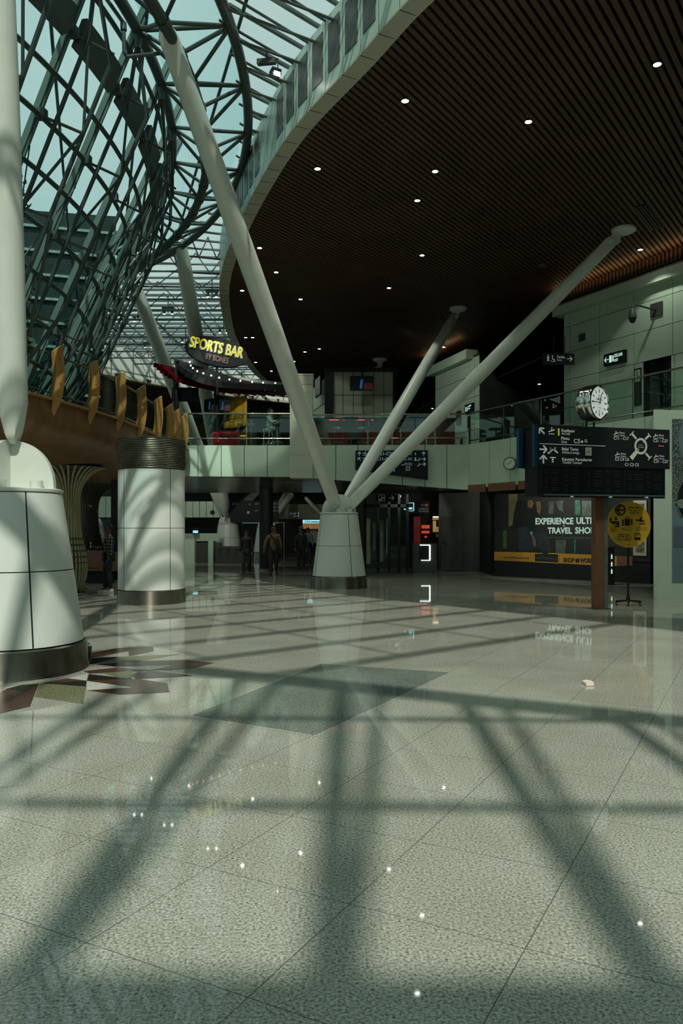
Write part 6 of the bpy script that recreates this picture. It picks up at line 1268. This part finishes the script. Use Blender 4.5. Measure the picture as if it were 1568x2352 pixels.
sit = dict(pel=(0, 0, .80), spi=(0, -.03, .95), che=(0, -.06, 1.13), nkb=(0, -.07, 1.29), nk=(0, -.09, 1.35), hd=(0, -.12, 1.43), hm=(0, -.12, 1.49), ht=(0, -.11, 1.53), nose=(0, -.222, 1.455), shl=(-.165, -.06, 1.24), shr=(.165, -.06, 1.24), ell=(-.22, -.20, 1.02), elr=(.22, -.20, 1.02), wrl=(-.14, -.40, 1.08), wrr=(.14, -.40, 1.08), hnl=(-.11, -.46, 1.09), hnr=(.11, -.46, 1.09), hem=(0, -.05, .72), hil=(-.09, -.03, .77), hir=(.09, -.03, .77), knl=(-.12, -.42, .74), knr=(.12, -.42, .74), anl=(-.12, -.36, .36), anr=(.12, -.36, .36), tol=(-.12, -.49, .30), tor=(.12, -.49, .30))
p = P(616, 1000, 28.8); st2 = dup(s0, (p.x, 28.8, MZ), label='chrome bar stool under the seated bar guest'); person('person in a white top seated at the bar behind the glass balustrade', (p.x, 28.8, MZ), rad(75), 1.72, mat('white_top', (.22, .24, .23), .8), M_DKC, M_BSH, sit, 'long')

# ================================================================== courtyard beyond the glass wall
def tree(label, x, y, h, r, n, seed, zb=4.16):
    rn = random.Random(seed); t = thing('tree', (x, y, zb), label, 'tree', 'courtyard trees behind the glass wall'); m = MB(); m.tube([(x, y, zb), (x+.08, y+.05, max(zb+.3, h*.45)), (x-.1, y, h*.62), (x+.1, y-.1, h*.9)], [.22, .17, .11, .03], 10)
    tips = []
    for i in range(9):
        a = rn.uniform(0, 6.28); z = h*rn.uniform(.4, .8); e = V((x+r*.75*math.cos(a), y+r*.75*math.sin(a), z+h*.16)); m.tube([(x, y, z*.9), V((x, y, z)).lerp(e, .5)+V((0, 0, .2)), e], [.07, .045, .015], 6); tips.append(e)
    m.build('trunk', M_BARK, t, 50); m = MB(); vs, fs = [], []
    for i in range(n):
        c = V(rn.choice(tips)) if i % 3 else V((x, y, h*.78)); d = V((rn.gauss(0, 1), rn.gauss(0, 1), rn.gauss(0, .7))); c = c+d.normalized()*r*.52*rn.random()**.5
        u = V((rn.gauss(0, 1), rn.gauss(0, 1), rn.gauss(0, .5))).normalized(); w2_ = u.cross(V((rn.gauss(0, 1), rn.gauss(0, 1), rn.gauss(0, 1)))).normalized(); s = rn.uniform(.10, .20); o = len(vs)
        vs += [c-u*s, c+w2_*s*.45, c+u*s, c-w2_*s*.45]; fs.append((o, o+1, o+2, o+3))
    m.add(vs, fs); m.build('leaves', M_LEAF, t); return t
tree('leafy tree behind the glass wall beside the tall left strut', -7.9, 15.8, 9.8, 1.3, 1300, 1); tree('leafy tree low behind the glass wall by the timber fins', -8.3, 17.6, 7.3, 1.2, 1500, 2)
tree('leafy tree deeper in the courtyard behind the louvred block', -13.5, 20.2, 8.4, 1.8, 1800, 3)
lb = thing('louvred_block', (-9.5, 25, 0), 'dark louvred block with pale ledges standing in the courtyard behind the glass', 'building'); A = V((-17.5, 20.8, 4.2)); B = V((-8.6, 27.2, 4.2)); d = (B-A).normalized(); n = V((d.y, -d.x, 0)); L = (B-A).length; lean = V((.30, -.10, 0))
m = MB(); m.prism([A, B, B+V((0, 0, 8.2))+lean*3, A+V((0, 0, 6.4))+lean*3], -n*2); m.build('facade', mat('facade_teal', (.010, .026, .024), .5, noise=.35, nscale=1.2), lb)
m = MB()
for i in range(10):
    z = .3+.66*i; zb_ = z*1.2+.1; o = lean*(3*z/6.4)+n*.05; o2 = lean*(3*zb_/8.2)+n*.05
    m.bar(A+V((0, 0, z))+o, B+V((0, 0, zb_))+o2, .09, .085)
m.build('ledges', mat('ledge_pale', (.19, .29, .25), .5, noise=.2), lb); m = MB(); m.bar(A+d*6.4+n*.12, A+d*6.4+V((0, 0, 8.4))+lean*3+n*.12, .16, .16); m.bar(A+d*.5+n*.12, A+d*.5+V((0, 0, 7.6))+lean*3+n*.12, .10, .1); m.build('downpipe', mat('pipe_pale', (.42, .48, .40), .5, noise=.3, nscale=6), lb)

# ================================================================== lamps and fittings
DL = [(1509, 147), (930, 231), (1213, 279), (729, 387), (999, 393), (958, 460), (596, 569), (969, 586), (634, 625), (556, 667), (893, 661), (690, 687), (1470, 573), (564, 775), (580, 775), (733, 801), (700, 808), (675, 830), (623, 852), (587, 832), (673, 852)]
DN = ['at the top right corner of the ceiling', 'nearest the green fascia at the top', 'in the upper middle of the ceiling', 'high on the ceiling left of the two close ones', 'upper one of the two close ones at mid ceiling', 'lower one of the two close ones at mid ceiling', 'first right of the long strut', 'right of the ceiling, midway above the middle strut head', 'second right of the long strut', 'left of the long strut near the ceiling edge', 'above the white tiled kiosk', 'third right of the long strut', 'above the orange cove, right of the highest strut head',
      'left of the small far pair over the oval sign', 'right of the small far pair over the oval sign', 'right one of the far pair beyond the long strut', 'left one of the far pair beyond the long strut', 'far one just right of the long strut', 'far one just left of the long strut', 'far one beside the oval sign', 'lowest far one, above the cream column']
d0 = None
for (x, y), nm in zip(DL, DN):
    p = Zp(x, y, ZC-.005)
    if d0 is None:
        d0 = thing('downlight', p, '', 'light', 'downlights of the slatted ceiling'); m = MB(); m.lathe([(.066, .0), (.066, -.012), (.085, -.014), (.088, .0), (.088, .05), (.066, .05)], p, 28); m.build('trim_ring', M_STEEL, d0, 35); m = MB(); m.lathe([(0, .004), (.067, .004)], p, 24); m.build('lens', M_LAMP, d0); o = d0
    else: o = dup(d0, p)
    o['label'] = 'white ceiling downlight, '+nm
for (x, y, d, nm) in ((1019, 797, 34.0, 'beside the orange cove of the middle block'), (1238, 882, 33.8, 'below the toilet sign'), (1270, 832, 29.5, 'just under the toilet sign'), (993, 938, 40.6, 'left of the middle upper block')):
    o = dup(d0, P(x, y, d)); o['label'] = 'white downlight of the upper hall, '+nm; o['group'] = 'downlights of the upper hall'
m = MB(); m.prism([(6.4, 33.4, 7.95), (7.4, 28.9, 7.95), (20, 28.9, 7.95), (20, 46, 7.95), (3.6, 46, 7.95), (4.6, 38, 7.95)], (0, 0, .1)); tag(m.build('ceiling_3', M_BLACK), 'dark lower ceiling at the back of the upper hall', 'ceiling', None, 'structure')
fx = Zp(1490, 500, ZC-.01); vt = thing('air_vent', fx, 'long dark slot vent in the ceiling above the highest strut head', 'vent'); m = MB(); dv = V((math.sin(rad(35)), math.cos(rad(35)), 0))
for i in range(4): sdv = V((dv.y, -dv.x, 0))*(i-1.5)*.07; m.bar(fx-dv*.9+sdv, fx+dv*.9+sdv, .03, .03)
m.build('slats', M_DARK2, vt); m = MB(); m.bar(fx-dv*.95+V((0, 0, .02)), fx+dv*.95+V((0, 0, .02)), .34, .02); m.build('frame', M_BLACK, vt)
for x, y, lb_, r in ((1245, 610, 'flat round speaker in the ceiling below the highest strut head', .12), (1466, 609, 'small round detector hanging by the orange cove', .07)):
    p = Zp(x, y, ZC-.02); m = MB(); m.lathe([(0, -.05), (r*.8, -.045), (r, -.01), (r, .02)], p, 24); o = thing('ceiling_detector', p, lb_, 'detector'); m.build('cover', M_DARK2 if r > .1 else M_BEIGE, o, 40)
    if r < .1: m = MB(); m.cyl(p-V((0, 0, .12)), p-V((0, 0, .05)), .03, .05, 12); m.build('sensor', M_STEEL, o)
# floodlight on the skylight and spotlights far away
q = P(632, 168, 15.2); fl_ = thing('floodlight', q, 'black floodlight with ballast box on a skylight tube', 'light'); u_ = V((.6, -.3, -.6)).normalized(); m = MB(); m.box(q, (.20, .14, .15), (.8, .5, 0), (-.5, .8, -.35), (0, .35, .8)); m.build('housing', M_BLACK, fl_); m = MB(); m.box(q+V((.04, -.075, -.05)), (.13, .02, .10), (.8, .5, 0), (-.5, .8, -.35), (0, .35, .8)); m.build('lens', M_LAMP, fl_); m = MB(); r_ = P(612, 140, 15.4); m.bar(r_-V((.18, -.05, 0)), r_+V((.18, -.05, -.03)), .10, .10); m.build('ballast_box', M_DARK2, fl_); m = MB(); m.tube([r_+V((.15, 0, 0)), r_+V((.22, 0, .05)), q+V((.05, 0, .12)), q], .012, 6); m.tube([r_+V((.0, 0, .0)), V((r_.x, r_.y, ZR-.1))], .02, 6); m.build('bracket', M_BLACK, fl_, 50)
sp0 = None
for i, (x, y, lb_) in enumerate(((487, 682, 'nearest the upper far strut'), (386, 721, 'left of the far struts'), (513, 764, 'above the oval sign'), (317, 738, 'leftmost, behind the wall trusses'), (426, 786, 'left of the oval sign top'), (340, 798, 'lowest, over the white far fascia'))):
    p = Zp(x, y, ZR-.75)
    if sp0 is None:
        sp0 = thing('spotlight', p, '', 'light', 'twin spotlights under the far skylight'); m = MB(); m.cyl(p+V((0, 0, .05)), p+V((0, 0, .75)), .025, n=6); m.box(p+V((0, 0, .22)), (.5, .12, .10)); m.build('bracket', M_DGREEN, sp0)
        for dx in (-.16, .16): m = MB(); m.cyl(p+V((dx, 0, .0)), p+V((dx, .02, .16)), .05, n=12); m.build('lamp_head', M_BLACK, sp0, 40); m = MB(); m.lathe([(0, -.005), (.045, -.005)], p+V((dx, 0, 0)), 12); m.build('lens', M_LAMP, sp0)
        o = sp0
    else: o = dup(sp0, p)
    o['label'] = 'twin spotlight hanging under the far skylight, '+lb_
# pipe loop beside the truss
pi_ = thing('sprinkler_pipe', P(285, 130, 14.0), 'thin dark pipe bent down beside the ring truss at the top', 'pipe'); m = MB(); m.tube([P(232, -20, 13.6), P(283, 52, 13.9), P(284, 62, 13.9), P(285, 120, 13.9), P(290, 130, 13.9), P(372, 122, 14.2)], .035, 8); m.cyl(P(283, 52, 13.9), P(284, 70, 13.9), .055, n=10); m.build('pipe', M_DGREEN, pi_, 50)
# litter on the floor
g = G(1351, 1573); m = MB(); m.prism([g+V((x, y, .004)) for x, y in ((-.05, -.08), (.04, -.06), (.055, .06), (.01, .12), (-.05, .07))], (0, 0, .03)); tag(m.build('paper_scrap', mat('scrap', (.75, .62, .52), .6)), 'small pale crumpled scrap on the sunlit floor at right', 'scrap')
# one spot in every modelled downlight, then added fill spots that have no fitting
for (x, y) in DL:
    p = Zp(x, y, ZC-.03); lamp('downlight_or_fill_lamp', 'SPOT', p, 110, (.90, 1, .84), .08, (0, 0, 0), None, 104)
for x, y, e in ((9.0, 16.0, 40), (12.5, 17, 90), (6.0, 24.0, 60), (2.0, 25.5, 60), (-2.6, 27.6, 60)): lamp('downlight_or_fill_lamp', 'SPOT', (x, y, ZC-.05), e, (.88, 1, .84), .06, (0, 0, 0), None, 104)  # added fill spots, no downlight stands at these points
def fill_spot(p, q, e, cone=95):    # added fill lamp with no fitting, aimed away from the viewpoint at dim surfaces
    d = V(q)-V(p); lamp('added_fill_lamp', 'SPOT', p, e, (.95, 1, .84), .12, d.to_track_quat('-Z', 'Y').to_euler(), None, cone)
for p, q, *e in (((5.6, 24.6, 2.92), (7.2, 26.8, 1.4), 120), ((7.0, 22.6, 2.92), (8.6, 25.2, 1.2), 120), ((9.2, 13.0, 9.6), (9.6, 18.9, 2.4), 900, 70), ((5.8, 12.6, 9.6), (6.3, 17.2, 1.7), 520, 36), ((-2.6, 22.5, 9.6), (-3.6, 29.2, 5.4), 620, 44), ((1.6, 30.5, 9.6), (4.9, 35.5, 7.0), 260, 60), ((2.2, 29.2, 2.95), (2.2, 33, 1.2), 40), ((4.6, 28.4, 2.9), (4.6, 31.5, 1.2), 40),
                (( -4.5, 27.6, 3.2), (-3.2, 31.5, 1.0), 60), ((-1.9, 27.8, 3.2), (-2.2, 31.5, 1.0), 60), ((-7.0, 34.5, 3.9), (-6.6, 40, 1.2), 230), ((-3.0, 33.8, 3.9), (-3.6, 38, 1.0), 110), ((-9.5, 42.5, 3.9), (-9, 47, 2.6), 130), ((-5.0, 42.0, 3.9), (-5, 47.5, 1.5), 90), ((-13, 42, 3.9), (-13.8, 46, 2.8), 60), ((-7.2, 21.2, 2.9), (-7.4, 24.6, .5), 30)):
    fill_spot(p, q, *e)
